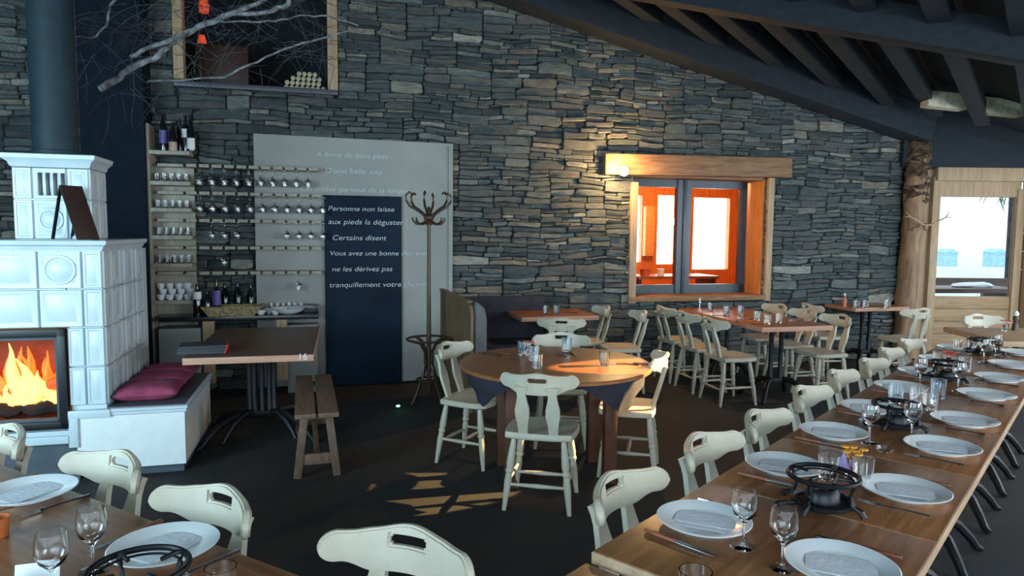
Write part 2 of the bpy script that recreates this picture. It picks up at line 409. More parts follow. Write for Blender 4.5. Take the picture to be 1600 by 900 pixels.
# roof deck, rafters and beams
def roofpt(x, y, dz=0.0): return Vector((x, y, ZR(x, y) + dz))
b = MB()
q = [(-6.5, -2.4), (5.3, -2.4), (5.3, 5.2), (8.2, 9.4), (-6.5, 9.4)]
v0 = [roofpt(x, y, .40) for x, y in q]; v1 = [roofpt(x, y, .50) for x, y in q]
b._add(v0 + v1, [(0, 1, 2, 3, 4), (9, 8, 7, 6, 5)] + [(i, (i + 1) % 5, (i + 1) % 5 + 5, i + 5) for i in range(5)])
struct(b.build('ceiling', M['beam']), 'dark navy boarded underside of the roof')
DJ = Vector((0.78, 1, -0.09)).normalized()
k = 0
def trim(mb, m, label=None):
    global k
    k += 1; return struct(mb.build('trim_%d' % k, m), label)
# rake beam on the stone wall, follows the roof slope
pa = Vector((*(O + U * -3.2 - V * .12).to_2d(), 0)); pb = Vector((*(O + U * 5.35 - V * .12).to_2d(), 0))
def onw(px, py, d): return hitplane(px, py, O - V * d, V)
p0, p1 = onw(780, 0, .16), onw(1412, 214, .16); dr = (p1 - p0)
e0 = p0 - dr * .75; e1 = p1 + dr * .06
upv = Vector((0, 0, 1))
b = MB(); b.bar(e0 + upv * .20 , e1 + upv * .20, 0.34, 0.40, bev=.02); trim(b, M['beam'], 'navy rake beam running down along the top of the stone wall')
b = MB(); b.bar(e0 + upv * .52 - V * .1, e1 + upv * .52 - V * .1, 0.5, 0.12, bev=.01); trim(b, M['beam'])
# the nearer rafter
ra, rb = Vector((1.141, 6.182, 3.619)), Vector((3.555, 4.936, 2.807)); rd = rb - ra
b = MB(); b.bar(ra - rd * .9 + upv * .13, rb + rd * .5 + upv * .13, 0.2, 0.26, bev=.02); trim(b, M['beam'], 'navy rafter crossing the top right')
# purlins between
DJ = ray(1646, 468).normalized(); NR = Vector((0.273, -0.123, 1)).normalized()
PJ = [hitplane(px, py, Vector((0, 0, 3.17 + .16)), NR) for px, py in ((1311, 75), (1402, 90), (1497, 105), (1605, 122))]
stp = (PJ[3] - PJ[0]) / 3
for i in range(-7, 7):
    c = (PJ[i] if 0 <= i < 4 else PJ[0] + stp * i) + Vector((0, 0, .08)); b = MB(); b.bar(c - DJ * 3.0, c + DJ * (2.55 if i > 0 else 2.4), 0.14, 0.16, bev=.008); trim(b, M['beam'])

# ---- door wall on the right
YD = 8.94
def D(px, py, y=YD): return dep(px, py, y)
p = D(1450, 262); q = D(1640, 180)
b = MB(); b.box(((4.95 + 8.2) / 2, YD + .05, (p.z + 3.15) / 2), (3.3, .3, 3.15 - p.z), bev=.01); trim(b, M['beam'], 'navy fascia beam over the wooden door')
xl = D(1452, 400).x; gx0, gx1 = D(1460, 380).x, D(1583, 380).x; gz0, gz1 = D(1520, 463).z, D(1520, 309).z; xr = D(1597, 400).x
dw = bpy.data.objects.new('door_1', None); C.objects.link(dw); dw.location = (0, 0, 0); struct(dw, 'pale pine glazed door and frame in the right corner')
b = MB(); b.box(((xl - .02 + 8.2) / 2, YD - .02, p.z - .085), (8.2 - xl, .16, .17), bev=.01)
b.box((xl + .02, YD, 1.2), (.1, .12, 2.3), bev=.01); b.build('door_frame', M['pine'], dw)
b = MB(); b.box(((gx0 + gx1) / 2, YD + .02, gz1 + .11), (gx1 - gx0 + .1, .07, .2), bev=.006); b.box((gx0 - .03, YD + .01, 1.16), (.09, .09, 2.1), bev=.006); b.box((gx1 + .05, YD + .01, 1.16), (.1, .09, 2.1), bev=.006)
b.build('door_stile', M['pine'], dw)
b = MB()
for i in range(5):
    h = gz0 / 5; b.box(((gx0 + gx1) / 2, YD + .02, h * (i + .5)), (gx1 - gx0 + .04, .05, h - .006), bev=.006)
b.build('plank_panel', M['pineh'], dw)
b = MB(); b.box(((gx0 + gx1) / 2, YD + .03, (gz0 + gz1) / 2), (gx1 - gx0, .008, gz1 - gz0)); b.build('glass_pane', M['pane'], dw)
b = MB()
for i in range(10): b.box(((gx1 + .12 + 8.2) / 2, YD + .04, .12 + i * .235), (8.2 - gx1 - .12, .05, .23), bev=.006)
struct(b.build('wall_right', M['pineh']), 'pale pine plank wall right of the door')
b = MB(); b.box((gx1 + .18, YD - .1, 1.2), (.13, .14, 2.4), bev=.01); trim(b, M['pine'], 'pale pine post at the right edge')
# corner log post
b = MB(); pc = D(1424, 400, 8.8); pts = []; rr = []
for i in range(26):
    z = i * .105; pts.append((pc.x + .03 * noise.noise(Vector((0, 0, z * 1.3))) - .03 + .025 * z, 8.85, z)); rr.append(.12 + .03 * noise.noise(Vector((5, 2, z * 3))))
b.tube(pts, rr, 14); o = trim(b, M['oldwood'], 'rough brown log post at the corner of the stone wall')
b = MB(); b.box((4.95, 9.06, 1.4), (.34, .1, 2.8)); trim(b, M['mortar'])
b = MB(); b.tube([(pc.x + .035 + .012 * math.sin(i * 1.9), 8.85, 1.98 + i * .05) for i in range(17)], [(.10 if i == 0 else .135 + .022 * math.sin(i * 2.7) + .012 * math.sin(i * 5.1)) for i in range(17)], 16)
for v in b.b.verts: v.co += Vector((noise.noise(v.co * 9), noise.noise(v.co * 9 + Vector((7, 0, 0))), noise.noise(v.co * 7 + Vector((0, 5, 0))))) * .05
b.build('bark', mat('dark_ragged_bark', (.16, .10, .06), .9, c2=(.02, .013, .01), vs=14, bump=1.0, bs=30), o, 'dark ragged bark at the top of the post')
b = MB(); b.box((xl - .12, YD + .06, 1.2), (.34, .1, 2.5)); o2 = trim(b, M['pine'])
# outdoors behind the door
b = MB(); b.box((12, 40, -.6), (70, 60, .1)); struct(b.build('snow_ground', M['snow']), 'snow covered ground outside')
HUT = mat('pale_blue_shutter', (0.42, 0.66, 0.74), .7)
for i, px in enumerate((1478, 1553)):
    p = D(px, 414, 24); g_ = -.1; b = MB(); b.box((0, 0, (g_ + .44) / 2), (.42, .6, .44 - g_), bev=.02); b.prism([(-.26, .43), (.26, .43), (0, .56)], .7)
    o = b.build('snowy_hut', [HUT]); o.location = p
    tag(o, 'tiny pale blue hut in the snow seen through the %s of the door glass' % ('left' if i == 0 else 'right'), 'hut')
b = MB(); b.tube([(0, 0, 0), (.02, 0, 1.4), (0, 0, 3.4)], .05, 8); o = b.build('wooden_pole', M['twig']); p = D(1572, 440, 13); o.location = (p.x, 13, -.55)
tag(o, 'thin dark pole standing outside behind the door glass', 'pole')
ot = thing('terrace_table', 'low brown terrace table with snow on it outside the door', 'table', (D(1500, 455, 11).x, 11, -.55), .1)
b = MB(); b.box((0, 0, D(1500, 447, 11).z + .5), (1.7, .7, .07), bev=.01); b.build('tabletop', M['tdark'], ot)
for sx in (-.7, .7):
    b = MB(); b.box((sx, 0, (D(1500, 447, 11).z + .47) / 2), (.08, .6, D(1500, 447, 11).z + .47)); b.build('leg', M['tdark'], ot)
b = MB(); b.blob((.2, 0, D(1500, 447, 11).z + .56), .35, .2, .06, 2, .01); b.build('snow_patch', M['snow'], ot)
rl = thing('terrace_railing', 'brown wooden terrace railing outside the door glass', 'railing', (0, 12.5, -.55))
zt = D(1520, 443, 12.5).z + .55
b = MB(); b.box((8.2, 0, zt), (4, .1, .2)); b.build('top_rail', M['tdark'], rl)
b = MB(); b.box((8.2, 0, zt * .45), (4, .05, zt * .6)); b.build('board', M['bench'], rl)
for x in (6.5, 7.5, 8.6, 9.7):
    b = MB(); b.box((x, .05, zt / 2), (.08, .08, zt)); b.build('post', M['tdark'], rl)
b = MB(); zz = D(1515, 414, 24).z; b.prism([(-8, -.6 - zz), (8, -.6 - zz), (8, -.05), (3, -.03), (0, -.06), (-3, -.03), (-8, -.05)], 5); o = b.build('snow_bank', M['snow']); o.location = (D(1515, 414, 24).x, 24.5, zz); struct(o, 'snow bank outside')
# spruce bough hanging outside at the top of the glass
b = MB(); c0 = D(1561, 296, 12.0)
for i in range(46):
    a = random.uniform(0, 6.28); L = random.uniform(.15, .6); p_ = c0 + Vector((random.uniform(-.22, .22), random.uniform(-.2, .2), random.uniform(0, .3)))
    b.tube([p_, p_ + Vector((math.cos(a) * .08, math.sin(a) * .08, -L * .4)), p_ + Vector((math.cos(a) * .14, 0, -L * .7))], [.006, .01, .003], 5)
b.tube([c0 + Vector((0, 0, 1.3)), c0 + Vector((0, 0, .1))], .03, 6)
o = b.build('spruce_bough', M['green']); tag(o, 'dark green spruce bough hanging outside at the top right of the door glass', 'branch')

# ---- the lit window
u0, u1, z0, z1 = WIN
wn = bpy.data.objects.new('window_1', None); C.objects.link(wn); wn.matrix_world = WM; struct(wn, 'dark framed casement window glowing orange in the stone wall')
DF = .30
fu0 = wpx(985, 370, -DF)[0]; fu1 = wpx(1165, 370, -DF)[0]; fz0 = wpx(1075, 458, -DF)[1]; fz1 = wpx(1075, 278, -DF)[1]
gl = [wrect(988, 292, 1056, 445, -DF), wrect(1077, 292, 1156, 445, -DF)]
b = MB(); y = DF + .03
b.box(((fu0 + fu1) / 2, y, (gl[0][3] + fz1) / 2), (fu1 - fu0, .07, fz1 - gl[0][3])); b.box(((fu0 + fu1) / 2, y, (gl[0][2] + fz0) / 2), (fu1 - fu0, .07, gl[0][2] - fz0))
b.box(((fu0 + gl[0][0]) / 2 - .01, y, (fz0 + fz1) / 2), (gl[0][0] - fu0 + .02, .07, fz1 - fz0)); b.box(((fu1 + gl[1][1]) / 2, y, (fz0 + fz1) / 2), (fu1 - gl[1][1], .07, fz1 - fz0))
b.box(((gl[0][1] + gl[1][0]) / 2, y - .015, (fz0 + fz1) / 2), (gl[1][0] - gl[0][1], .08, fz1 - fz0)); b.box(((gl[0][1] + gl[1][0]) / 2, y - .06, (fz0 + fz1) / 2), (.035, .03, fz1 - fz0), bev=.004)
b.build('window_frame', M['frame'], wn)
for g in gl:
    b = MB(); b.box(((g[0] + g[1]) / 2, y, (g[2] + g[3]) / 2), (g[1] - g[0], .008, g[3] - g[2])); b.build('glass_pane', M['pane'], wn)
b = MB(); b.box((u1 - .02 + .02, .21, (z0 + z1) / 2), (.05, .38, z1 - z0), bev=.004); b.build('window_jamb', M['orange'], wn)
b = MB(); b.box((u0 - .0, .2, (z0 + z1) / 2), (.04, .36, z1 - z0), bev=.004); b.box((u0 + .01, -.03, (z0 + z1) / 2 - .05), (.085, .05, z1 - z0 - .08), bev=.006); b.box((u1 + .05, -.03, (z0 + z1) / 2), (.08, .05, z1 - z0 + .02), bev=.006); b.build('window_casing', M['pine'], wn)
b = MB(); b.box(((u0 + u1) / 2, .13, z0 + .035), (u1 - u0 + .04, .40, .06), bev=.006); b.box(((u0 + u1) / 2, .2, z1 + .0), (u1 - u0, .36, .04)); b.build('window_sill', M['lintel'], wn)
l = wrect(945, 243, 1237, 275, .08)
b = MB(); b.box(((l[0] + l[1]) / 2, -.0, (l[2] + l[3]) / 2), (l[1] - l[0], .2, l[3] - l[2]), bev=.015); o = b.build('lintel', M['lintel'], wn); o.rotation_euler = (0, R(-.9), 0)
o.location = (0, 0, -0.0)
cu = (l[0] + l[1]) / 2; cz_ = (l[2] + l[3]) / 2; a_ = R(-.9)
o.location = (cu - (cu * math.cos(a_) + cz_ * math.sin(a_)), 0, cz_ - (-cu * math.sin(a_) + cz_ * math.cos(a_)))
# neighbouring room behind the window
def wbox(mb, ua, ub, ya, yb, za, zb, bev=0): mb.box(((ua + ub) / 2, (ya + yb) / 2, (za + zb) / 2), (ub - ua, yb - ya, zb - za), WM, bev); return mb
b = MB(); YB = 3.2; W3 = [wrect(984, 305, 1003, 410, -YB), wrect(1027, 305, 1056, 413, -YB), wrect(1083, 309, 1139, 421, -YB)]
A0, A1 = u0 - .7, u1 + 2.2
us = [A0, W3[0][0] - .3, W3[0][1], W3[1][0], W3[1][1], W3[2][0], W3[2][1], A1]
for i in range(0, 7, 2): wbox(b, us[i], us[i + 1], YB, YB + .1, 0, 3)
for g in W3:
    a = g[0] - (.3 if g is W3[0] else 0); wbox(b, a, g[1], YB, YB + .1, 0, g[2]); wbox(b, a, g[1], YB, YB + .1, g[3], 3)
wbox(b, A0 - .1, A0, .5, YB, 0, 3); wbox(b, A1, A1 + .1, .5, YB, 0, 3); wbox(b, A0, A1, .47, YB, 2.75, 2.85); wbox(b, A0, A1, .47, YB, -.05, 0.02)
struct(b.build('wall_far', M['orange']), 'orange pine walls of the room behind the window')
for i, g in enumerate(W3):
    a = g[0] - (.3 if i == 0 else 0)
    b = MB(); wbox(b, a, g[1], YB + .12, YB + .13, g[2], g[3]); struct(b.build('window_%d' % (i + 3), M['day']), 'bright daylight window of the far room')
b = MB(); g = wrect(1008, 322, 1022, 400, -YB + .1); wbox(b, g[0], g[1], YB - .12, YB, g[2], g[3], .01); o = b.build('wall_cupboard', wood('yellow_pine', (.6, .32, .08), (.8, .48, .16))); tag(o, 'narrow yellow pine cupboard on the far room wall behind the left pane', 'cupboard')
ft = thing('side_table', 'table with yellow crockery seen through the right pane of the window', 'table', WM @ Vector(((gl[1][0] + gl[1][1]) / 2 + .3, 2.0, 0)), ALP)
b = MB(); b.box((0, 0, .96), (1.3, .6, .04)); b.build('tabletop', M['tabler'], ft)
for s_ in (-.6, .6):
    b = MB(); b.box((s_, 0, .47), (.05, .5, .94)); b.build('leg', M['leg'], ft)
for i, (dx, r_) in enumerate(((-.45, .07), (-.2, .05), (.1, .06))):
    b = MB(); b.lathe([(0, 0), (r_, 0), (r_ * 1.1, .1), (r_ * .9, .1), (r_ * .8, .01)], n=16); o = b.build('crock', M['wax'] if i != 1 else M['porcelain']); o.location = WM @ Vector(((gl[1][0] + gl[1][1]) / 2 + .3 + dx, 1.9, .98))
    tag(o, ['leftmost amber', 'white middle', 'right hand amber'][i] + ' pot on the table behind the window', 'pot')
lamp('far_room_lamp', 'POINT', WM @ Vector((u0 + 1.4, 1.6, 2.45)), 75, (1.0, 0.50, 0.2), .1)
lamp('jamb_lamp', 'POINT', WM @ Vector((u0 + .9, .75, 1.75)), 10, (1.0, 0.55, 0.2), .05)

# ---- upper window with dark loft behind
u0, u1, z0, z1 = UP
wn = bpy.data.objects.new('window_2', None); C.objects.link(wn); wn.matrix_world = WM; struct(wn, 'dark open loft window high in the stone wall')
g = wrect(269, -60, 285, 123, .02); b = MB(); b.box(((g[0] + g[1]) / 2, .03, (g[2] + z1) / 2), (g[1] - g[0], .14, z1 - g[2]), bev=.006)
g = wrect(511, -60, 527, 141, .02); b.box(((g[0] + g[1]) / 2, .03, (g[2] + z1) / 2), (g[1] - g[0], .14, z1 - g[2]), bev=.006); b.build('window_casing', M['pine'], wn)
b = MB(); b.box(((u0 + u1) / 2, .14, z0 + .015), (u1 - u0, .40, .05), bev=.01); b.build('window_sill', M['slate'], wn)
b = MB(); wbox(b, u0 - .3, u1 + .3, 1.6, 1.7, 2.7, 5.5); wbox(b, u0 - .3, u0 - .2, .46, 1.6, 2.7, 5.5); wbox(b, u1 + .2, u1 + .3, .46, 1.6, 2.7, 5.5); wbox(b, u0 - .3, u1 + .3, .46, 1.6, 2.62, z0 - .01); wbox(b, u0 - .3, u1 + .3, .46, 1.6, 5.4, 5.5)
struct(b.build('wall_loft', M['mortar']), 'black interior of the loft')
# log pile
j = 0
for row in range(4):
    for i in range(9 - row * 2 + (row > 1)):
        px = 505 - i * 8.2 - row * 3 - (4 if row % 2 else 0); r_ = .026
        u_, z_ = wpx(px, 133 - row * 7.6, -.1)
        if px < 441: continue
        b = MB(); b.lathe([(0, 0), (r_, 0), (r_, .32), (0, .32)], n=10, M4=Matrix.Rotation(-PI / 2, 4, 'X')); b.mi = 1
        b.lathe([(0, -.002), (r_ * .86, -.002)], n=10, M4=Matrix.Rotation(-PI / 2, 4, 'X'))
        o = b.build('firewood_log', [M['logbark'], M['logend']]); o.matrix_world = WM @ Matrix.Translation((u_, .08, z0 + .065 + row * .046))
        tag(o, 'firewood log in the loft window, %s row up, %s from the right' % (NTH[row], NTH[i]), 'log', 'firewood logs in the loft window')
g = wrect(308, 70, 380, 122, -.5); b = MB(); wbox(b, g[0], g[1] + .05, .5, .9, z0, g[3], .01); tag(b.build('storage_chest', wood('reddish_chest_wood', (.03, .011, .007), (.06, .02, .012))), 'dark reddish wooden chest standing inside the loft window', 'chest')
for i, r_ in enumerate(((308, 54, 323, 76), (310, -4, 327, 21))):
    g = wrect(*r_, -.6); cu, cz = (g[0] + g[1]) / 2, (g[2] + g[3]) / 2; ln = thing('hanging_lantern', ('lower' if i == 0 else 'upper') + ' of two orange glowing lanterns in the loft window', 'lantern', WM @ Vector((cu, .6, cz)), ALP)
    hh = (g[3] - g[2]) / 2; ww = (g[1] - g[0]) / 2
    b = MB(); b.lathe([(0, -hh), (ww * .9, -hh * .9), (ww, 0), (ww * .6, hh * .9), (0, hh)], n=12); b.build('shade', M['redlit'], ln)
    b = MB(); b.tube([(0, 0, hh), (0, 0, 5.4 - cz)], .004, 5); b.build('cord', M['iron'], ln)

# ---- navy duct column left of the shelf
a = wrect(127, 0, 228, 560, .32); b = MB(); b.box(((a[0] + a[1]) / 2, -.14, 2.7), (a[1] - a[0], .36, 5.4), WM, .01); struct(b.build('trim_40', M['navy']), 'dark navy boxed column between stove and wall shelf')

# ================================================================== STOVE
S0 = Vector((-2.14, 4.45, 0)); SM = Matrix(((U.x, V.x, 0, S0.x), (U.y, V.y, 0, S0.y), (0, 0, 1, 0), (0, 0, 0, 1)))
def spx(px, py, d=0.0):
    p = hitplane(px, py, S0 + V * d, V); return (p - S0).dot(U), p.z
sx = spx(163, 500)[0]        # right edge of the stove body
stv = thing('tiled_stove', 'large pale blue tiled stove with a burning firebox and tiled bench beside it', 'stove', S0, ALP)
XL = sx - 1.55
fz = (.255, .345, .977)      # plinth top, firebox bottom, firebox top
fxr = spx(106, 590)[0]; fxl = fxr - .72
b = MB(); SD = 1.0
b.box(((XL + sx) / 2, .06 + (SD - .06) / 2 + .28, .85), (sx - XL - .02, SD - .34, 1.2))
b.box(((fxr + sx) / 2, .2, .85), (sx - fxr - .02, .36, 1.2)); b.box(((XL + fxl) / 2, .2, .85), (fxl - XL, .36, 1.2)); b.box(((fxl + fxr) / 2, .2, (fz[2] + 1.46) / 2), (fxr - fxl, .36, 1.46 - fz[2])); b.box(((fxl + fxr) / 2, .2, .3), (fxr - fxl, .36, .09))
def tile(mb, x0, x1, z0, z1, face='f', off=0.0, X=0.0, circ=False):
    g = .004; T = Matrix.Identity(4) if face == 'f' else Matrix.Translation((X, 0, 0)) @ Matrix.Rotation(PI / 2, 4, 'Z')
    cx, cz, w_, h = (x0 + x1) / 2, (z0 + z1) / 2, x1 - x0 - 2 * g, z1 - z0 - 2 * g; i1 = min(.020, w_ * .14); i2 = i1 + min(.008, w_ * .06)
    def R4(i, y): return [T @ Vector((cx + a * (w_ / 2 - i), off + y, cz + c * (h / 2 - i))) for a, c in ((-1, -1), (1, -1), (1, 1), (-1, 1))]
    vs = R4(0, .03) + R4(0, 0) + R4(.004, -.006) + R4(i1, -.006) + R4(i2, 0.0) + R4(i2 + .005, 0.0) + R4(i2 + .014, -.005)
    fs = [(k * 4 + a, k * 4 + (a + 1) % 4, k * 4 + 4 + (a + 1) % 4, k * 4 + 4 + a) for k in range(6) for a in range(4)] + [(24, 25, 26, 27)]
    mb._add(vs, fs)
    if circ:
        r0 = min(w_, h) * .40; mb.lathe([(r0, 0), (r0 - .004, .010), (r0 - .014, .010), (r0 - .020, 0.002), (r0 - .03, .008), (0, .012)], n=32, M4=T @ Matrix.Translation((cx, off - .003, cz)) @ Matrix.Rotation(PI / 2, 4, 'X'))
rows = [.482, .731, .98, 1.222, 1.462]
c1, c2 = spx(131, 500)[0], spx(60, 450)[0]
cols = [XL, c2 - .5, c2 - .245, c2, c1, sx]; cols = [XL, c2 - .56, c2 - .28, c2, c1, sx]
for r_ in range(4):
    for q in range(len(cols) - 1):
        x0, x1 = cols[q], cols[q + 1]
        if r_ < 2 and x1 > fxl and x0 < fxr - .01:
            if x1 > fxr: tile(b, fxr + .005, x1, rows[r_], rows[r_ + 1])
            continue
        tile(b, x0, x1, rows[r_], rows[r_ + 1], circ=(r_ == 3 and q in (3,)))
ys = [0.0, .16, .36, .48, .68, .80, 1.0]
for r_ in range(4):
    for q in range(6): tile(b, ys[q] * .97 + .01, ys[q + 1] * .97 + .01, rows[r_], rows[r_ + 1], 'x', 0, sx)
b.build('tiled_body', M['ceramic'], stv)
# top ledge and cornice mouldings
def moulding(mb, x0, x1, y0, y1, z0, prof):   # prof [(out,z)]
    rings = [[(x0 - o_, y0 - o_, z0 + z), (x1 + o_, y0 - o_, z0 + z), (x1 + o_, y1, z0 + z), (x0 - o_, y1, z0 + z)] for o_, z in prof]
    vs = [v for r_ in rings for v in r_]; fs = [(k * 4 + a, k * 4 + (a + 1) % 4, k * 4 + 4 + (a + 1) % 4, k * 4 + 4 + a) for k in range(len(prof) - 1) for a in range(4)]
    n = len(prof); fs += [(3, 2, 1, 0), ((n - 1) * 4, (n - 1) * 4 + 1, (n - 1) * 4 + 2, (n - 1) * 4 + 3)]; mb._add(vs, fs)
b = MB(); q0 = XL
xs = [XL, c2 - .28, spx(20, 380)[0], spx(90, 380)[0], sx]
for i in range(4):
    moulding(b, xs[i] + (.003 if i else 0), xs[i + 1] - .003, 0, SD, 1.455, [(0, 0), (.004, .01), (.004, .03), (.022, .045), (.022, .065), (0.0, .067)] if False else [(0, 0), (0.0015, .01), (.0015, .06)])
moulding(b, XL, sx, 0, SD, 1.463, [(0, 0), (.008, .008), (.012, .022), (.032, .036), (.036, .056), (.03, .062)]); b.build('top_ledge', M['ceramic'], stv)
# upper tower
d2 = .25; tx0, _ = spx(20, 320, d2); tx1, _ = spx(141, 320, d2); TD = .34; ty0 = d2
b = MB(); b.box(((tx0 + tx1) / 2, ty0 + .01 + TD / 2, 1.75), (tx1 - tx0 - .01, TD, .46))
trow = [1.525, spx(90, 312, d2)[1], spx(90, 262, d2)[1]]; tc_ = [tx0, spx(52, 320, d2)[0], spx(106, 320, d2)[0], tx1]
for r_ in range(2):
    for q in range(3):
        if r_ == 1 and q == 1:
            tile(b, tc_[q], tc_[q + 1], trow[r_], trow[r_ + 1], off=ty0); continue
        tile(b, tc_[q], tc_[q + 1], trow[r_], trow[r_ + 1], off=ty0, circ=(r_ == 0 and q == 1))
    for q in range(2): tile(b, ty0 + q * .17, ty0 + (q + 1) * .17, trow[r_], trow[r_ + 1], 'x', 0, tx1)
b.build('tower', M['ceramic'], stv)
b = MB(); moulding(b, tx0, tx1, ty0, ty0 + TD + .02, trow[2], [(0, 0), (.01, .01), (.015, .03), (.045, .055), (.05, .08), (.04, .085), (0, .085)]); b.build('cornice', M['ceramic'], stv)
b = MB()
for i in range(4):
    x, _ = spx(63.5 + i * 11.8, 288, d2); b.box((x, ty0 - .006, (trow[1] + trow[2]) / 2 - .005), (.022, .012, .145), bev=.004)
b.build('vent_slot', M['iron'], stv, 'black vertical vent slots')
# firebox
b = MB(); t_ = .05
for (x0, x1, z0, z1) in ((fxl, fxr, fz[2] - t_, fz[2]), (fxl, fxr, fz[1], fz[1] + t_), (fxr - t_ * .9, fxr, fz[1], fz[2]), (fxl, fxl + t_, fz[1], fz[2])):
    b.box(((x0 + x1) / 2, -.01, (z0 + z1) / 2), (x1 - x0, .05, z1 - z0), bev=.006)
fd = b.build('firebox_door', M['iron'], stv)
b = MB(); t2 = .018
for (x0, x1, z0, z1) in ((fxl + t_, fxr - .045, fz[2] - t_ - t2, fz[2] - t_), (fxl + t_, fxr - .045, fz[1] + t_, fz[1] + t_ + t2), (fxr - .045 - t2, fxr - .045, fz[1] + t_, fz[2] - t_)):
    b.box(((x0 + x1) / 2, .004, (z0 + z1) / 2), (x1 - x0, .03, z1 - z0))
b.build('inner_frame', M['plinth'], fd)
b = MB(); b.box(((fxl + fxr) / 2, .006, (fz[1] + fz[2]) / 2), (fxr - fxl - .1, .005, fz[2] - fz[1] - .1)); b.build('glass_pane', M['pane'], fd)
b = MB(); b.box(((fxl + fxr) / 2, .36, .66), (fxr - fxl, .02, .64)); b.box((fxr + .0, .19, .66), (.02, .36, .64)); b.box((fxl, .19, .66), (.02, .36, .64)); b.box(((fxl + fxr) / 2, .19, fz[1] + .02), (fxr - fxl, .36, .02)); b.box(((fxl + fxr) / 2, .19, fz[2] + .0), (fxr - fxl, .36, .02)); b.build('fire_chamber', M['firebrick'], stv)
# logs and flames
fm = (fxl + fxr) / 2
for (xa, xb, z, y, r_) in ((fxl + .1, fxr - .1, .44, .17, .045), (fxl + .14, fxr - .08, .45, .26, .05), (fxl + .2, fxr - .07, .53, .21, .04)):
    b = MB(); n_ = 14
    b.tube([(xa + (xb - xa) * i / n_, y + .02 * math.sin(i), z + .015 * math.sin(i * 1.7) + (.06 * (i / n_) if z > .5 else 0)) for i in range(n_ + 1)], [r_ * (1 + .12 * math.sin(i * 2.3)) for i in range(n_ + 1)], 9)
    o = b.build('burning_log', M['ember'] if z > .5 else M['char']); o.matrix_world = SM @ o.matrix_world
    tag(o, {.17: 'charred front log at the bottom of the fire', .26: 'charred rear log at the bottom of the fire', .21: 'glowing red log on top of the fire'}[y], 'log')
def flame(mb, x, y, z, h, wd, lean):
    pts, rr = [], []
    for i in range(9):
        t = i / 8; pts.append((x + lean * t * t + .018 * math.sin(t * 7 + x * 30), y + .01 * math.sin(t * 5), z + h * t)); rr.append(wd * (math.sin(PI * min(1, .25 + t * .75)) ** 1.0) * (1 - t * .55) + .002)
    mb.tube(pts, rr, 9)
b = MB()
for _ in range(26): flame(b, random.uniform(fxl + .1, fxr - .1), random.uniform(.2, .3), .42, random.uniform(.2, .46), random.uniform(.025, .055), random.uniform(-.06, .03))
b.mi = 1
for x, h, wd, le in ((fxr - .34, .40, .05, -.05), (fxr - .28, .30, .055, -.05), (fxr - .24, .24, .05, -.05), (fxr - .40, .2, .04, .02), (fxr - .12, .09, .05, .01), (fxr - .18, .22, .04, -.05), (fxr - .47, .14, .05, .02), (fxr - .53, .1, .04, .0)): flame(b, x, .17, .47 if x > fxr - .36 else .42, h, wd, le)
o = b.build('flames', [M['flame'], M['flame2']]); o.matrix_world = SM @ o.matrix_world; tag(o, 'orange and yellow flames burning behind the stove glass', 'fire', kind='stuff')
lamp('fire_glow', 'POINT', SM @ Vector((fxr - .32, .2, .62)), 6, (1, .35, .08), .02)
# bench of the stove
bx1 = .0 + spx(290, 690)[0]; bx0 = spx(121, 690)[0]; BD = 1.02
b = MB(); b.box(((bx0 + bx1) / 2, BD / 2 - .006, .235), (bx1 - bx0, BD - .0, .345)); b.build('bench_block', M['plaster'], stv)
b = MB()
for i in range(7): tile(b, i * BD / 7, (i + 1) * BD / 7, .075, .405, 'x', 0, bx1 - .008)
b.build('bench_side', M['ceramic'], stv)
b = MB(); moulding(b, sx + .02, bx1, 0, BD, .405, [(0, 0), (.012, .01), (.012, .024), (.02, .032), (.02, .046), (.014, .05)])
lx = spx(108, 640)[0]; b.box(((lx + sx) / 2, -.01, .43), (sx - lx + .04, .04, .05), bev=.006); b.box((lx + .025, -.008, .33), (.055, .035, .22), bev=.006); b.box(((XL + lx) / 2, -.008, .275), (lx - XL, .05, .05), bev=.006); b.box(((XL + lx) / 2, -.0, .315), (lx - XL, .03, .03), bev=.004)
b.build('bench_edging', M['ceramic'], stv)
b = MB(); b.box(((sx + bx1) / 2, BD / 2, .457), (bx1 - sx, BD, .01), bev=.002); b.build('seat_slab', M['slate'], stv)
b = MB(); b.box(((XL + bx0) / 2, SD / 2 + .02, .125), (bx0 - XL, SD, .25)); b.box(((bx0 + bx1) / 2, BD / 2 + .02, .033), (bx1 - bx0 - .04, BD - .04, .066)); b.build('plinth', M['plinth'], stv)
# flue pipe
fp = hitplane(88, 240, S0 + V * (d2 + .17), V); b = MB(); r_ = 31 / FPX * fp.y
b.lathe([(r_ * 1.12, 0), (r_ * 1.12, .03), (r_, .035), (r_, 1.1), (r_ * 1.02, 1.1), (r_ * 1.02, 1.13), (r_, 1.13), (r_, 2.6)], n=32, cap=True)
o = b.build('flue_pipe', M['flue']); o.location = (fp.x, fp.y, trow[2] + .086); tag(o, 'wide dark teal flue pipe rising from the tiled stove', 'pipe')
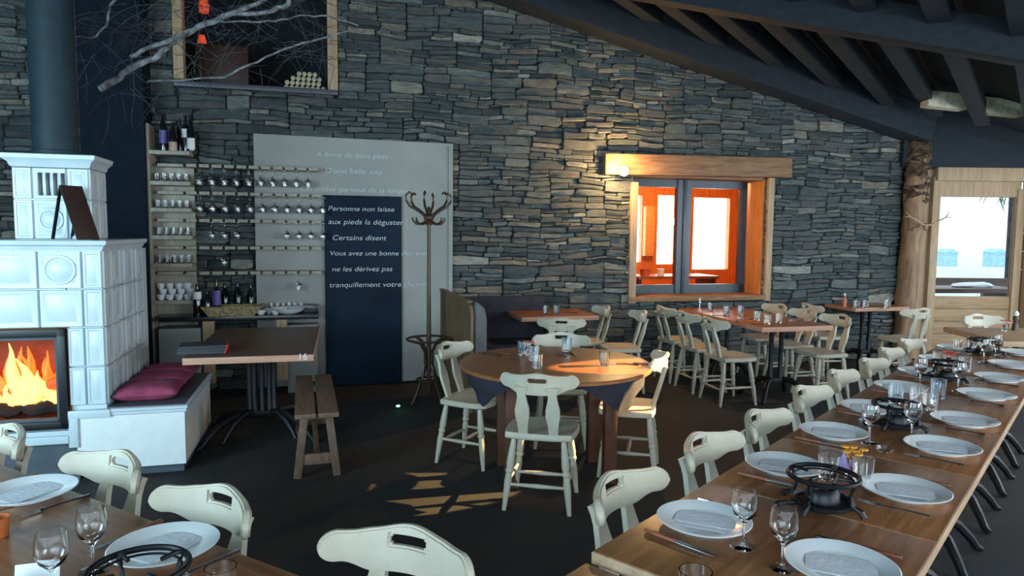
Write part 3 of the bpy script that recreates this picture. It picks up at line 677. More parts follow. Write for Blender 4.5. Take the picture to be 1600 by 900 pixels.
# A-frame sign on the ledge
sg = thing('tent_sign', 'small dark brown A-frame table sign standing on the stove ledge', 'sign', S0 + U * spx(122, 375, .1)[0] + V * .1 + Vector((0, 0, 1.527)), ALP - .72)
s1 = spx(84, 370, .1)[0]; s2 = spx(106, 290, .1)[0]; s3 = spx(146, 372, .1)[0]; cx = spx(122, 375, .1)[0]; H_ = spx(106, 290, .1)[1] - 1.527
b = MB(); b.bar(((s2 - cx) * 1.2, 0, H_), ((s3 - cx) * 1.2, .0, 0.004), .14, .014, bev=.003); b.build('front_board', M['signb'], sg)
for yy in (-.06, .06):
    b = MB(); b.bar(((s2 - cx) * 1.2, yy, H_), ((s1 - cx) * 1.2, yy, 0.004), .016, .012); b.build('strut', M['iron'], sg)
# cushions on the bench
def cushion(wx, wy, h):
    b = MB(); bm = b.b; n = 18; grid = {}
    for s_ in (1, -1):
        for i in range(n + 1):
            for j in range(n + 1):
                x = -1 + 2 * i / n; y = -1 + 2 * j / n
                if s_ == -1 and (i in (0, n) or j in (0, n)): grid[s_, i, j] = grid[1, i, j]; continue
                e = (1 - abs(x) ** 3) * (1 - abs(y) ** 3); sh = 1 - .05 * (1 - abs(x)) * (abs(y)) - .0; sh2 = 1 - .06 * (1 - abs(y)) * abs(x)
                zz = h / 2 + s_ * h / 2 * (e ** .45) * (1 + .08 * noise.noise(Vector((x * 2, y * 2, h * 9))) * (s_ > 0))
                grid[s_, i, j] = bm.verts.new((x * wx / 2 * sh2, y * wy / 2 * sh, zz))
        for i in range(n):
            for j in range(n):
                f = [grid[s_, i, j], grid[s_, i + 1, j], grid[s_, i + 1, j + 1], grid[s_, i, j + 1]]
                try: bm.faces.new(f)
                except ValueError: pass
    return b
for i, (dy, wy, h, lb) in enumerate(((.24, .40, .085, 'front plump burgundy cushion on the tiled stove bench'), (.55, .38, .085, 'middle burgundy cushion on the tiled stove bench'), (.84, .36, .09, 'rear burgundy cushion on the tiled stove bench nearest the wall shelf'))):
    c_ = cushion(bx1 - sx - .06, wy * .97, h * 1.25).build('seat_cushion', M['burgundy']); c_.location = SM @ Vector(((sx + bx1) / 2 - .03, dy, .4615)); c_.rotation_euler = (0, 0, ALP + (.05, -.03, .02)[i]); tag(c_, lb, 'cushion', 'burgundy cushions on the stove bench')

# ================================================================== WALL SHELF, RACKS, COUNTER
SHD = .30
su0 = wpx(229, 400, SHD)[0]; su1 = wpx(308, 400, .02)[0]
sh = thing('wall_shelf', 'tall narrow grey oak shelf unit filled with glasses and bottles', 'shelf', O, ALP)
szt = wpx(236, 192, SHD)[1]
b = MB(); b.box((su0 + .02, -SHD / 2, szt / 2), (.045, SHD - .06, szt)); b.build('side_board', M['shelfw'], sh)
b = MB(); b.box(((su0 + su1) / 2, -.06, 1.2), (su1 - su0, .02, 2.0)); b.build('back_panel', M['shelfw'], sh)
shy = [235, 283, 325, 368, 412, 470]; shz = []
for y_ in shy:
    z_ = wpx(270, y_, SHD)[1]; shz.append(z_)
    b = MB(); b.box(((su0 + su1) / 2 + .02, -SHD / 2 - .02, z_ - .018), (su1 - su0 - .04, SHD - .08, .036), bev=.002); b.build('shelf_board', M['shelfw'], sh)
def wineglass(h=.155, r=.033, m='glass', cat='glass'):
    def mk():
        b = MB(); st_ = h * .45
        p = [(0, .001), (r * .95, .001), (r * .95, .003), (.006, .008), (.0035, .02), (.0035, st_ - .01), (.008, st_), (r * .8, st_ + h * .13), (r * 1.0, st_ + h * .26), (r * .98, h * .86), (r * .86, h), (r * .83, h), (r * .95, h * .86), (r * .97, st_ + h * .26), (r * .76, st_ + h * .14), (.003, st_ + h * .03), (0, st_ + h * .03)]
        b.lathe(p, n=20); o = b.build('wine_glass', M[m]); return tag(o, 'wine glass', 'glass')
    return mk
def tumbler(h=.09, r=.036, m='glass', name='tumbler'):
    def mk():
        b = MB(); b.lathe([(0, 0), (r * .82, 0), (r * .86, .004), (r, h), (r - .0025, h), (r * .82, .012), (0, .012)], n=18); o = b.build(name, M[m]); return tag(o, 'tumbler', 'glass')
    return mk
KW = Kit(wineglass(.162, .035)); KT = Kit(tumbler()); KTB = Kit(tumbler(.10, .038, 'bglass')); KS = Kit(tumbler(.075, .030))
def hang_maker():
    b = MB(); h = .16; r = .034
    p = [(r * .9, -.002), (.006, -.008), (.0035, -.02), (.0035, -.07), (.01, -.08), (r * .95, -.105), (r, -.12), (r * .85, -h), (r * .82, -h), (r * .96, -.12), (r * .9, -.108), (0, -.084)]
    b.lathe([(0, 0)] + [(r * .9, 0)] + p, n=14); return tag(b.build('hanging_wine_glass', M['glass']), 'hanging wine glass', 'glass')
KH = Kit(hang_maker)
for i, z_ in enumerate(shz[1:5]):
    for r2 in range(2):
        for q in range(5 if i == 0 else 6):
            x = su0 + .085 + q * .062
            if x > su1 - .04: continue
            KS.put(WM @ Vector((x, -SHD + .09 + r2 * .09, z_)), 0, 'small glass on the %s glass shelf, %s from the left in the %s row' % (['top', 'second', 'third', 'bottom'][i], NTH[q], ['front', 'rear'][r2]), 'glasses in the oak shelf unit')
# stacked white cups on the lowest shelf
def cup():
    t = thing('coffee_cup', 'cup', 'cup'); b = MB(); b.lathe([(0, 0), (.022, 0), (.032, .02), (.037, .052), (.034, .052), (.028, .02), (0, .006)], n=14); b.build('bowl', M['porcelain'], t)
    b = MB(); b.tube([(.034, 0, .042), (.05, 0, .04), (.052, 0, .025), (.031, 0, .014)], .004, 6); b.build('handle', M['porcelain'], t); return t
KC = Kit(cup)
for lv in range(3):
    for q in range(4):
        KC.put(WM @ Vector((su0 + .09 + q * .078 + (.02 if lv == 1 else 0), -SHD + .10, shz[5] + lv * .0525)), random.uniform(-2.2, -1), 'white coffee cup in the %s layer on the lowest shelf, %s from the left' % (['bottom', 'middle', 'top'][lv], NTH[q]), 'stacked white cups')
def bottle(nm, h, r, lab, lz, lh, m='blackbottle', neck=.33):
    t = thing('wine_bottle', nm, 'bottle'); b = MB()
    b.lathe([(0, 0), (r * .95, 0), (r, .01), (r, h * (1 - neck) - .03), (r * .5, h * (1 - neck) + .03), (r * .36, h * (1 - neck) + .05), (r * .36, h - .02), (r * .42, h - .02), (r * .42, h), (0, h)], n=18); b.build('body', M[m], t)
    if lab:
        b = MB(); n = 12; pts = [((r + .0012) * math.cos(-PI / 2 + ALP + (i / n - .5) * 2.4), (r + .0012) * math.sin(-PI / 2 + ALP + (i / n - .5) * 2.4)) for i in range(n + 1)]
        vs = [(x, y, lz) for x, y in pts] + [(x, y, lz + lh) for x, y in pts]; b._add(vs, [(i, i + 1, n + 2 + i, n + 1 + i) for i in range(n)]); b.build('paper_label', M[lab], t)
    return t
for (px, lab, lz, lh, h, nm, d_) in ((256, 'plabel', .07, .12, .36, 'dark wine bottle with a lilac label, leftmost on top of the oak shelf unit', .2), (271, 'tlabel', .0, .08, .26, 'dark short bottle with a tan label on top of the oak shelf unit', .26), (282, None, 0, 0, .31, 'plain black bottle between labelled ones on top of the oak shelf unit', .15), (291, 'label', .13, .08, .34, 'black bottle with a high square white label on the oak shelf unit', .2), (299, 'label', .02, .1, .33, 'black bottle with a low white label, rightmost on top of the oak shelf unit', .26)):
    t = bottle(nm, h, .036, lab, lz, lh); t.location = WM @ Vector((wpx(px, 235, d_)[0], -d_, shz[0]))
# comb racks with hanging glasses
rack_rows = [(262, 290, 500), (304, 290, 505), (346, 290, 505), (388, 290, 505), (427, 290, 505)]
RD = .26
for i, (y_, xa, xb) in enumerate(rack_rows):
    ua, ub = wpx(xa, y_, RD)[0], wpx(xb, y_, RD)[0]; z_ = wpx(400, y_ + 2, RD)[1]
    rk = thing('glass_rack', 'pale slatted wall rack for hanging glasses, %s of the five racks' % ['topmost', 'second from the top', 'middle one', 'second from the bottom', 'lowest'][i], 'rack', WM @ Vector((0, 0, z_)), ALP, 'slatted glass racks on the wall')
    rk.location = WM @ Vector((0, 0, z_))
    n = 11; pit = (ub - ua) / n
    b = MB(); b.box(((ua + ub) / 2, -.03, .014), (ub - ua + .1, .05, .028)); b.build('rear_rail', M['shelfw'], rk)
    for q in range(n):
        b = MB(); b.box((ua + pit * (q + .5) - .008, -RD / 2 - .02, .015), (pit - .024, RD - .04, .030), bev=.002); b.build('slat', M['shelfw'], rk)
    b = MB(); b.box((ua - .14, -RD / 2, .015), (.22, RD - .1, .028), bev=.002); b.build('end_board', M['shelfw'], rk)
    have = [range(0, 10), range(0, 11), list(range(1, 4)) + [7, 8, 9, 10], [2], [8]][i]
    for q in have:
        if q >= n: continue
        for yy in ((.22,) if i > 1 else (.22, .12)):
            KH.put(WM @ Vector((ua + pit * q + pit - .008 + .0, -yy, z_ - .001)), 0, 'stemmed glass hanging from the %s rack, %s slot from the left, %s row' % (['topmost', 'second', 'middle', 'fourth', 'lowest'][i], NTH[q], 'front' if yy > .2 else 'rear'), 'hanging glasses')
# counter shelf
CDp = .42
cu0, cu1 = wpx(247, 500, CDp)[0], wpx(498, 500, CDp)[0]; cz = wpx(380, 496, CDp)[1]
ct_ = thing('drinks_counter', 'black topped drinks counter with grey cupboards below the glass racks', 'counter', O, ALP)
b = MB(); b.box(((cu0 + cu1) / 2, -CDp / 2 - .035, cz - .01), (cu1 - cu0, CDp - .08, .04), bev=.003); b.build('counter_top', M['counter'], ct_)
dv = [wpx(px, 540, CDp - .03)[0] for px in (247, 313, 334, 400, 496)]
b = MB(); b.box(((dv[0] + dv[1]) / 2, -CDp / 2 - .02, cz / 2 - .05), (dv[1] - dv[0], CDp - .16, cz - .1), bev=.004); b.build('left_cupboard', M['greyp'], ct_)
b = MB(); b.box(((dv[1] + dv[2]) / 2 + .01, -CDp + .1, cz / 2 + .06), (.10, .08, cz - .16), bev=.004); b.build('support_post', M['pine'], ct_)
b = MB(); b.box((wpx(440, 540, CDp)[0], -CDp + .1, cz / 2 + .06), (.10, .08, cz - .16), bev=.004); b.build('support_post', M['pine'], ct_)
b = MB(); b.box(((dv[3] + dv[4]) / 2 + .14, -CDp / 2 - .0, cz / 2 - .05), (dv[4] - dv[3] - .28, CDp - .22, cz - .1), bev=.004); b.build('right_cupboard', M['greyp'], ct_)
zc = cz + .0105
for (px, lab, lz, lh, h, nm, m_) in ((309, 'label', .16, .07, .30, 'black bottle with a small white label standing left on the counter', 'blackbottle'), (324, None, 0, 0, .24, 'small black bottle on the counter beside the purple one', 'blackbottle'), (339, 'plabel', .10, .14, .34, 'dark bottle with a purple label standing on the counter', 'blackbottle'), (352, None, 0, 0, .30, 'green glass bottle behind the left end of the straw basket', 'greenb'), (372, None, 0, 0, .31, 'green glass bottle behind the middle of the straw basket', 'greenb'), (392, None, 0, 0, .29, 'green glass bottle behind the right end of the straw basket', 'greenb')):
    d_ = .30 if m_ == 'blackbottle' else .14
    t = bottle(nm, h, .04, lab, lz, lh, m_); t.location = WM @ Vector((wpx(px, 490, d_)[0], -d_, zc))
bk = thing('bread_basket', 'shallow rectangular straw basket on the black counter', 'basket', WM @ Vector((wpx(363, 492, .34)[0], -.30, zc)), ALP)
b = MB(); w1, w2 = .20, .26
vs = []
for (wx, wy, z_) in ((.20, .09, .0), (.265, .12, .085), (.25, .105, .085), (.19, .08, .008)):
    vs += [(-wx, -wy, z_), (wx, -wy, z_), (wx, wy, z_), (-wx, wy, z_)]
b._add(vs, [(3, 2, 1, 0)] + [(k_ * 4 + a, k_ * 4 + (a + 1) % 4, k_ * 4 + 4 + (a + 1) % 4, k_ * 4 + 4 + a) for k_ in range(3) for a in range(4)] + [(12, 13, 14, 15)]); b.build('basket_body', M['basket'], bk)
b = MB(); b.tube([(-.262, -.117, .085), (.262, -.117, .085), (.262, .117, .085), (-.262, .117, .085)], .009, 6, closed=True); b.build('rim', M['basket'], bk)
def bowl(r, h, m='porcelain', nm='bowl'):
    b = MB(); b.lathe([(0, 0), (r * .4, 0), (r * .8, h * .45), (r, h), (r - .004, h), (r * .77, h * .5), (0, .006)], n=24); return b.build(nm, M[m])
o = bowl(.16, .06, nm='serving_dish'); o.location = WM @ Vector((wpx(451, 487, .3)[0], -.30, zc)); tag(o, 'white oval serving dish on the right end of the counter', 'dish')
for i in range(5):
    o = bowl(.05, .045, nm='small_dish'); o.location = WM @ Vector((wpx(408 + i * 4, 489, .3)[0] + (0, .11, .02, .12, .06)[i], -.33 + (0, 0, .11, .11, .2)[i], zc)); tag(o, 'small white dish on the counter, %s from the left' % NTH[i], 'dish', 'small dishes on the counter')
for i in range(6):
    KT.put(WM @ Vector((wpx(425 + i * 9, 480, .14)[0], -.13 - .0 * i, zc)), 0, 'clear tumbler in the row behind the white dishes, %s from the left' % NTH[i], 'tumblers on the counter')
b = MB(); b.box((0, 0, .04), (.14, .12, .08), bev=.01); o = b.build('black_box', M['counter']); o.location = WM @ Vector((wpx(486, 480, .2)[0], -.2, zc)); o.rotation_euler = (0, 0, ALP); tag(o, 'small black box at the right end of the counter', 'box')

# grey panel, chalkboard, lettering
def text_mesh(txt, width, m, name, parent, shear=.18):
    cu = bpy.data.curves.new(name, 'FONT'); cu.body = txt; cu.size = .1; cu.extrude = .0008; cu.shear = shear; cu.offset = -0.0006
    o = bpy.data.objects.new(name, cu); C.objects.link(o); dg = bpy.context.evaluated_depsgraph_get()
    me = bpy.data.meshes.new_from_object(o.evaluated_get(dg)); bpy.data.objects.remove(o); me.materials.clear(); me.materials.append(m)
    xs = [v.co.x for v in me.vertices]; s = width / (max(xs) - min(xs)); x0 = min(xs)
    for v in me.vertices: v.co.x = (v.co.x - x0) * s; v.co.y *= max(.8, min(1.1, s)) * .82
    q = bpy.data.objects.new(name, me); C.objects.link(q); q.parent = parent; return q
PU = [wpx(400, 210, .06), wpx(707, 226, .06)]
pn = thing('wall_panel', 'tall grey painted panel with faint white handwriting on the stone wall', 'panel', O, ALP)
g = wrect(400, 210, 707, 598, .06)
b = MB(); b.prism([(g[0], 0.02), (g[1], 0.02), (g[1], wpx(707, 225, .06)[1]), (g[0], wpx(400, 209, .06)[1])], .03, Matrix.Translation((0, -.06, 0)), .003); b.build('panel_board', M['greyp'], pn)
b = MB(); b.box((g[1] - .03, -.085, wpx(707, 225, .06)[1] / 2), (.04, .02, wpx(707, 225, .06)[1] - .06), bev=.003); b.build('edge_batten', M['greyp'], pn)
for txt, xa, xb, y_ in (('A force de bons plats', 494, 606, 242), ("D'une belle vite", 508, 597, 268), ('On arrive partout de la longer', 470, 640, 296)):
    ua, z_ = wpx(xa, y_ + 2, .08); ub, _ = wpx(xb, y_, .08); q = text_mesh(txt, ub - ua, M['whitep'], 'lettering', pn); q.location = (ua, -.0765, z_); q.rotation_euler = (PI / 2, R(.7) if False else 0, 0)
bd = thing('chalkboard', 'tall navy chalkboard with white handwriting leaning on the grey panel', 'chalkboard', O, ALP)
g = wrect(508, 306, 628, 600, .11); b = MB(); b.box(((g[0] + g[1]) / 2, -.095, (g[3] + .01) / 2), (g[1] - g[0], .03, g[3] - .01), bev=.003); b.build('board', M['board'], bd)
for txt, xa, xb, y_ in (('Personne non laisse', 513, 616, 327), ("aux pieds la déguster '", 513, 637, 348), ('Certains disent', 520, 604, 373), ('Vous avez une bonne descente', 516, 670, 397), ('ne les dérivez pas', 519, 613, 422), ('tranquillement votre chemin', 515, 668, 447)):
    ua, z_ = wpx(xa, y_ + 2, .11); ub, _ = wpx(xb, y_, .11); q = text_mesh(txt, ub - ua, M['chalk'], 'lettering', bd); q.location = (ua, -.1115, z_); q.rotation_euler = (PI / 2, 0, 0)

# coat stand
cs = thing('coat_stand', 'dark bentwood coat stand with curled hooks and ring base before the grey panel', 'coat stand', (-.77, 6.38, 0), .2)
ztop = dep(680, 345, 6.38).z
b = MB(); b.turned((0, 0, .1), (0, 0, ztop), [(0, .02), (.3, .022), (.6, .018), (.97, .016), (1, .022)], 12); b.build('pole', M['bent'], cs)
b = MB(); b.blob((0, 0, ztop + .03), .05, .05, .04, 2); b.turned((0, 0, ztop), (0, 0, ztop + .13), [(0, .03), (.5, .028), (.8, .02), (1, .008)]); b.build('crown', M['bent'], cs)
for i in range(6):
    a = i * PI / 3 + .25; c_, s_ = math.cos(a), math.sin(a)
    pr = [(.02, .02), (.06, .06), (.12, .10), (.18, .13), (.215, .18), (.215, .23), (.185, .255), (.16, .24)]
    b = MB(); b.tube([(c_ * r_, s_ * r_, ztop + z) for r_, z in pr], [.013, .013, .012, .012, .011, .011, .010, .009], 8); b.build('hook', M['bent'], cs)
    pr = [(.02, .0), (.07, -.03), (.12, -.03), (.15, .0), (.155, .03)]
    b = MB(); b.tube([(c_ * r_, s_ * r_, ztop + z) for r_, z in pr], [.012, .012, .011, .010, .008], 8); b.build('lower_hook', M['bent'], cs)
for i in range(4):
    a = i * PI / 2 + .6; c_, s_ = math.cos(a), math.sin(a)
    pr = [(.2, .60), (.1, .57), (.045, .48), (.04, .36), (.09, .22), (.16, .08), (.20, .012)]
    b = MB(); b.tube([(c_ * r_, s_ * r_, z) for r_, z in pr], .014, 8); b.build('leg', M['bent'], cs)
for nm, z_, r_ in (('umbrella_ring', .60, .205), ('lower_ring', .22, .11)):
    b = MB(); b.tube([(r_ * math.cos(a * PI / 12), r_ * math.sin(a * PI / 12), z_) for a in range(24)], .011, 8, closed=True); b.build(nm, M['bent'], cs)

# wooden partition and dark corner bench
pt = thing('wooden_partition', 'waist high brown plank partition with rounded top corner and grey edge beside the coat stand', 'partition', (-.345, 6.0, 0), 0)
dv_ = Vector((-.34, .72, 0)); L_ = dv_.length; az = math.atan2(dv_.y, dv_.x)
ol = [(0, 0), (L_, 0), (L_, 1.03), (.1, .985), (.03, .95), (0, .88)]
T = Matrix.Rotation(az, 4, 'Z')
b = MB(); b.prism(ol, .03, T @ Matrix.Translation((0, -.0, 0)), .004); b.build('plank_face', M['screen'], pt)
b = MB(); b.prism([(0, 0), (.34, 0), (.34, .9), (.2, .95), (0, .985)][::-1] if False else [(0, 0), (.13, 0), (.13, .82), (.10, .92), (0, .985)], .03, Matrix.Translation((.03, .03, 0)) @ Matrix.Rotation(.9, 4, 'Z'), .004); b.build('side_panel', M['greyw'], pt)
b = MB(); b.bar(T @ Vector((.05, 0, .985)), T @ Vector((L_, 0, 1.035)), .05, .02, bev=.004); b.build('top_cap', M['bench'], pt)
cb = thing('corner_bench', 'dark navy bench with backrest against the stone wall behind the back table', 'bench', WM @ Vector((-.02, -.07, 0)), ALP)
b = MB(); b.box((-.1, -.3, .42), (.9, .42, .06), bev=.02); b.build('seat', M['darkcloth'], cb)
b = MB(); b.box((-.1, -.075, .68), (.9, .05, .46), bev=.015); b.build('backrest', M['darkcloth'], cb)
for x in (-.5, .3):
    b = MB(); b.box((x, -.3, .195), (.05, .38, .39)); b.build('leg', M['greyw'], cb)

# wall lamp left of the window lintel
lu, lz_ = wpx(972, 268, .12)
wl = thing('wall_lamp', 'small glowing warm wall lamp at the left end of the window lintel', 'lamp', WM @ Vector((lu, 0, lz_)), ALP)
b = MB(); b.box((0, -.055, 0), (.05, .02, .09), bev=.004); b.bar((0, -.05, 0), (0, -.13, .0), .012, .012); b.build('bracket', M['iron'], wl)
b = MB(); b.lathe([(0, -.055), (.03, -.046), (.048, -.026), (.055, 0), (.048, .026), (.03, .046), (0, .055)], (0, -.17, .0), 20); b.build('bulb', M['bulb'], wl, 'white hot glowing bulb')
lamp('wall_lamp_light', 'POINT', WM @ Vector((lu - .03, -.25, lz_)), 42, (1.0, 0.60, 0.24), .04)
# added out-of-view spot, stands in for the sun patch on the round table
SPL = Vector((4.55, 5.15, 2.2)); sl = thing('sun_patch_spot', 'added unseen black spotlight standing in for sun on the round table', 'spotlight', SPL)
dirv = (Vector((.76, 4.40, .64)) - SPL).normalized(); q_ = dirv.to_track_quat('Z', 'Y').to_matrix().to_4x4()
b = MB(); b.lathe([(0, -.16), (.04, -.16), (.05, -.03), (.055, -.01), (.05, -.01), (.045, -.03), (0, -.05)], n=20, M4=q_); b.build('housing', M['iron'], sl)
b = MB(); b.bar((0, 0, .02), (0, 0, ZR(4.55, 5.15) + .4 - 2.2), .02, .02, up=(1, 0, 0)); b.build('stem', M['iron'], sl)
lamp('sun_patch_light', 'SPOT', SPL + dirv * .02, 5800, (1.0, 0.66, 0.26), .012, SPL + dirv, 7.6, .1)

# ================================================================== CHAIRS
def chair_maker():
    t = thing('farmhouse_chair', 'chair', 'chair')
    # seat: rounded D plank
    b = MB(); ol = []
    for (x, y) in ((-.19, -.175), (.19, -.175), (.205, -.1), (.215, .05), (.205, .15), (.16, .2), (-.16, .2), (-.205, .15), (-.215, .05), (-.205, -.1)): ol.append((x, y))
    prs = []
    for i in range(len(ol)):
        a_, c_, d_ = Vector(ol[i - 1]), Vector(ol[i]), Vector(ol[(i + 1) % len(ol)])
        prs.append(c_.lerp(a_, .25)); prs.append(c_.lerp(d_, .25))
    n = len(prs); vs = [(p.x * s_, p.y * s_, z) for s_, z in ((.955, .415), (1, .423), (1, .447), (.97, .455), (.80, .452), (.4, .446)) for p in prs]
    fs = [(k_ * n + i, k_ * n + (i + 1) % n, (k_ + 1) * n + (i + 1) % n, (k_ + 1) * n + i) for k_ in range(5) for i in range(n)] + [tuple(reversed(range(n))), tuple(range(5 * n, 6 * n))]
    b._add(vs, fs); b.build('seat', M['chair'], t)
    prof = [(0, .013), (.04, .016), (.2, .021), (.36, .024), (.42, .019), (.44, .024), (.47, .024), (.49, .018), (.6, .022), (.75, .019), (.93, .014), (1, .013)]
    for sx_ in (-1, 1):
        for sy in (-1, 1):
            b = MB(); b.turned((sx_ * .145, sy * .13 - .005, .417), (sx_ * .19, sy * .185 - .005, 0), prof, 10); b.build('leg', M['chair'], t)
    sp_ = [(0, .008), (.3, .011), (.5, .014), (.7, .011), (1, .008)]
    lp = lambda sx_, sy, z: Vector((sx_ * (.19 - .045 * z / .417), sy * (.185 - .055 * z / .417) - .005, z))
    for a_, c_ in ((lp(-1, -1, .17), lp(-1, 1, .17)), (lp(1, -1, .17), lp(1, 1, .17)), ((lp(-1, -1, .17) + lp(-1, 1, .17)) / 2, (lp(1, -1, .17) + lp(1, 1, .17)) / 2), (lp(-1, -1, .15), lp(1, -1, .15))):
        b = MB(); b.turned(a_, c_, sp_, 8); b.build('stretcher', M['chair'], t)
    # back splats
    pr = [(0, .030), (.1, .026), (.25, .031), (.42, .040), (.55, .040), (.68, .031), (.80, .024), (.9, .026), (1, .034)]
    th = math.atan2(.085, .30)
    for sx_ in (-1, 1):
        Lh = .315; ol = [(-w_, t_ * Lh) for t_, w_ in pr] + [(w_, t_ * Lh) for t_, w_ in reversed(pr)]
        T = Matrix.Translation((sx_ * .088, -.150, .44)) @ Matrix.Rotation(th, 4, 'X')
        b = MB(); b.prism(ol, .02, T, .003); b.build('splat', M['chair'], t)
    # crest rail with hand slot
    b = MB(); bm = b.b; n = 44; HW = .232
    LR = .041; LC = .011                           # round end lobes
    def lobe(a_): q = max(0, a_ - (HW - LR * 1.0)); return math.sqrt(max(0, LR * LR - q * q))
    def top(s):
        a_ = abs(s); base = LC + lobe(a_)
        return base + (.015 * .5 * (1 + math.cos(PI * min(1, a_ / .115))) if a_ < .115 else -.004 * math.sin((a_ - .115) / .08 * PI) if a_ < .195 else 0)
    def bot(s):
        a_ = abs(s); t_ = min(1, max(0, (a_ - .10) / .085)); t_ = t_ * t_ * (3 - 2 * t_)
        return (-.060) * (1 - t_) + (LC - lobe(a_)) * t_
    S = sorted(set([round(-HW * math.cos(PI * i / n), 5) for i in range(n + 1)] + [-.058, .058])); S = [s for s in S if not (abs(abs(s) - .058) < .006 and abs(abs(s) - .058) > 1e-6)]
    Y = lambda s, z: -.245 - .03 * (z / .06) * .3 + .105 * (s / HW) ** 2
    cols_ = []
    for s in S:
        zt, zb = top(s), bot(s)
        if zt - zb < .008: zt, zb = LC + .004, LC - .004
        ins = abs(s) <= .0585; z2 = .038; z1_ = .010
        if abs(s) > .16: z1_ = zb + (zt - zb) * .33; z2 = zb + (zt - zb) * .66
        cols_.append([bm.verts.new((s, Y(s, z), .752 + z)) for z in (zb, (zb + z1_) / 2, z1_, z2, zt)])
    for i in range(len(S) - 1):
        for j in range(4):
            if j == 2 and abs(S[i]) <= .0585 and abs(S[i + 1]) <= .0585: continue
            bm.faces.new((cols_[i][j], cols_[i + 1][j], cols_[i + 1][j + 1], cols_[i][j + 1]))
    bmesh.ops.recalc_face_normals(bm, faces=bm.faces)
    bmesh.ops.solidify(bm, geom=bm.faces[:], thickness=.026)
    e = [e for e in bm.edges if len(e.link_faces) == 2 and e.calc_face_angle(0) > 1.1]
    bmesh.ops.bevel(bm, geom=e, offset=.006, segments=2, affect='EDGES')
    b.build('crest_rail', M['chair'], t); return t
KCH = Kit(chair_maker)
def chair(x, y, fx, fy, label, group=None): return KCH.put((x, y, 0), math.atan2(fy, fx) - PI / 2, label, group)

# ================================================================== TABLES
def iron_base(par, cx, cy, ncol=2, sp=.12, spread=.27, h=.705, axis=0, sy_=None):
    sy_ = sy_ or spread
    cd = Vector((math.cos(axis), math.sin(axis), 0)); pd_ = Vector((-cd.y, cd.x, 0)); c = Vector((cx, cy, 0))
    for i in range(ncol):
        p = c + cd * ((i - (ncol - 1) / 2) * sp)
        b = MB(); b.turned(p + Vector((0, 0, .16)), p + Vector((0, 0, h)), [(0, .03), (.05, .034), (.1, .024), (.5, .021), (.9, .024), (.95, .034), (1, .03)], 12); b.build('column', M['iron'], par)
    b = MB(); b.box((0, 0, 0), (sp * (ncol - 1) + .34, .07, .02), Matrix.Translation(c + Vector((0, 0, h - .01))) @ Matrix.Rotation(axis, 4, 'Z')); b.box((0, 0, 0), (.07, .4, .02), Matrix.Translation(c + Vector((0, 0, h - .012))) @ Matrix.Rotation(axis, 4, 'Z')); b.build('top_bracket', M['iron'], par)
    b = MB(); b.box((0, 0, 0), (sp * (ncol - 1) + .09, .07, .05), Matrix.Translation(c + Vector((0, 0, .175))) @ Matrix.Rotation(axis, 4, 'Z'), .008); b.build('hub', M['iron'], par)
    for sa in (-1, 1):
        for sb in (-1, 1):
            d0 = cd * (sa * sp * (ncol - 1) / 2)
            f = lambda r_, z: c + d0 + cd * (sa * r_ * spread) + pd_ * (sb * r_ * sy_) + Vector((0, 0, z))
            b = MB(); b.tube([f(.05, .19), f(.35, .185), f(.65, .14), f(.88, .07), f(1, .022), f(1.1, .012)], [.027, .028, .025, .022, .020, .014], 8); b.build('foot', M['iron'], par)
def slab_top(par, lx, ly, z, th=.035, m='table', em='edge', rim=.0):
    b = MB(); b.box((0, 0, z - th / 2 + .0), (lx, ly, th - .001), bev=.003); b.build('edge_band', M[em], par)
    b = MB(); b.box((0, 0, z), (lx - .008, ly - .008, .004), bev=.0015); b.build('tabletop', M[m], par)
LD = Vector((.659, .752, 0)); LN = Vector((.752, -.659, 0)); LO = Vector((.22, 1.80, 0)); LW = .69; LAZ = math.atan2(LD.y, LD.x)
def LP(t_, s_, z=0): return LO + LD * t_ + LN * s_ + Vector((0, 0, z))
TZ = .75; ZT = TZ + .0025
def sq_table():
    t = thing('dining_table', 'x', 'table'); slab_top(t, .696, LW, TZ); iron_base(t, 0, 0, 1, 0, .2, sy_=.22); return t
KSQ = Kit(sq_table)
names7 = ['first full one of the long table from the camera', 'second of the long table, carrying the nearest burner', 'third of the long table, carrying the glass dish', 'fourth of the long table, carrying the second burner', 'fifth of the long table from the camera', 'sixth of the long table from the camera', 'farthest of the long table, nearest the wooden door']
for i in range(7):
    c = LP(.35 + i * .70, LW / 2); KSQ.put(c, LAZ, 'square brown wooden table, ' + names7[i], 'square tables pushed into one long table')
t = dup(KSQ.o, LP(-.37, LW / 2, -.022), LAZ, 'orange brown square table at the bottom edge, lower than the long table', 'square tables pushed into one long table')
# left foreground table
LE = Vector((.86, -.51, 0)).normalized(); LF = Vector((-LE.y, LE.x, 0)) * -1      # LF points to the camera side
PE = Vector((-1.05, 1.97, 0))
for i, (ta, lb) in enumerate(((.15, 'brown wooden table in the left foreground with plates and wine glasses on it'), (-1.06, 'brown wooden table at the left edge, farther from the camera than the glass filled one'))):
    c = PE + LE * ta + LF * .39; t = thing('dining_table', lb, 'table', c, math.atan2(LE.y, LE.x)); slab_top(t, 1.2, .78, TZ, m='table', em='table'); iron_base(t, 0, 0, 2, .5, .2, sy_=.28)
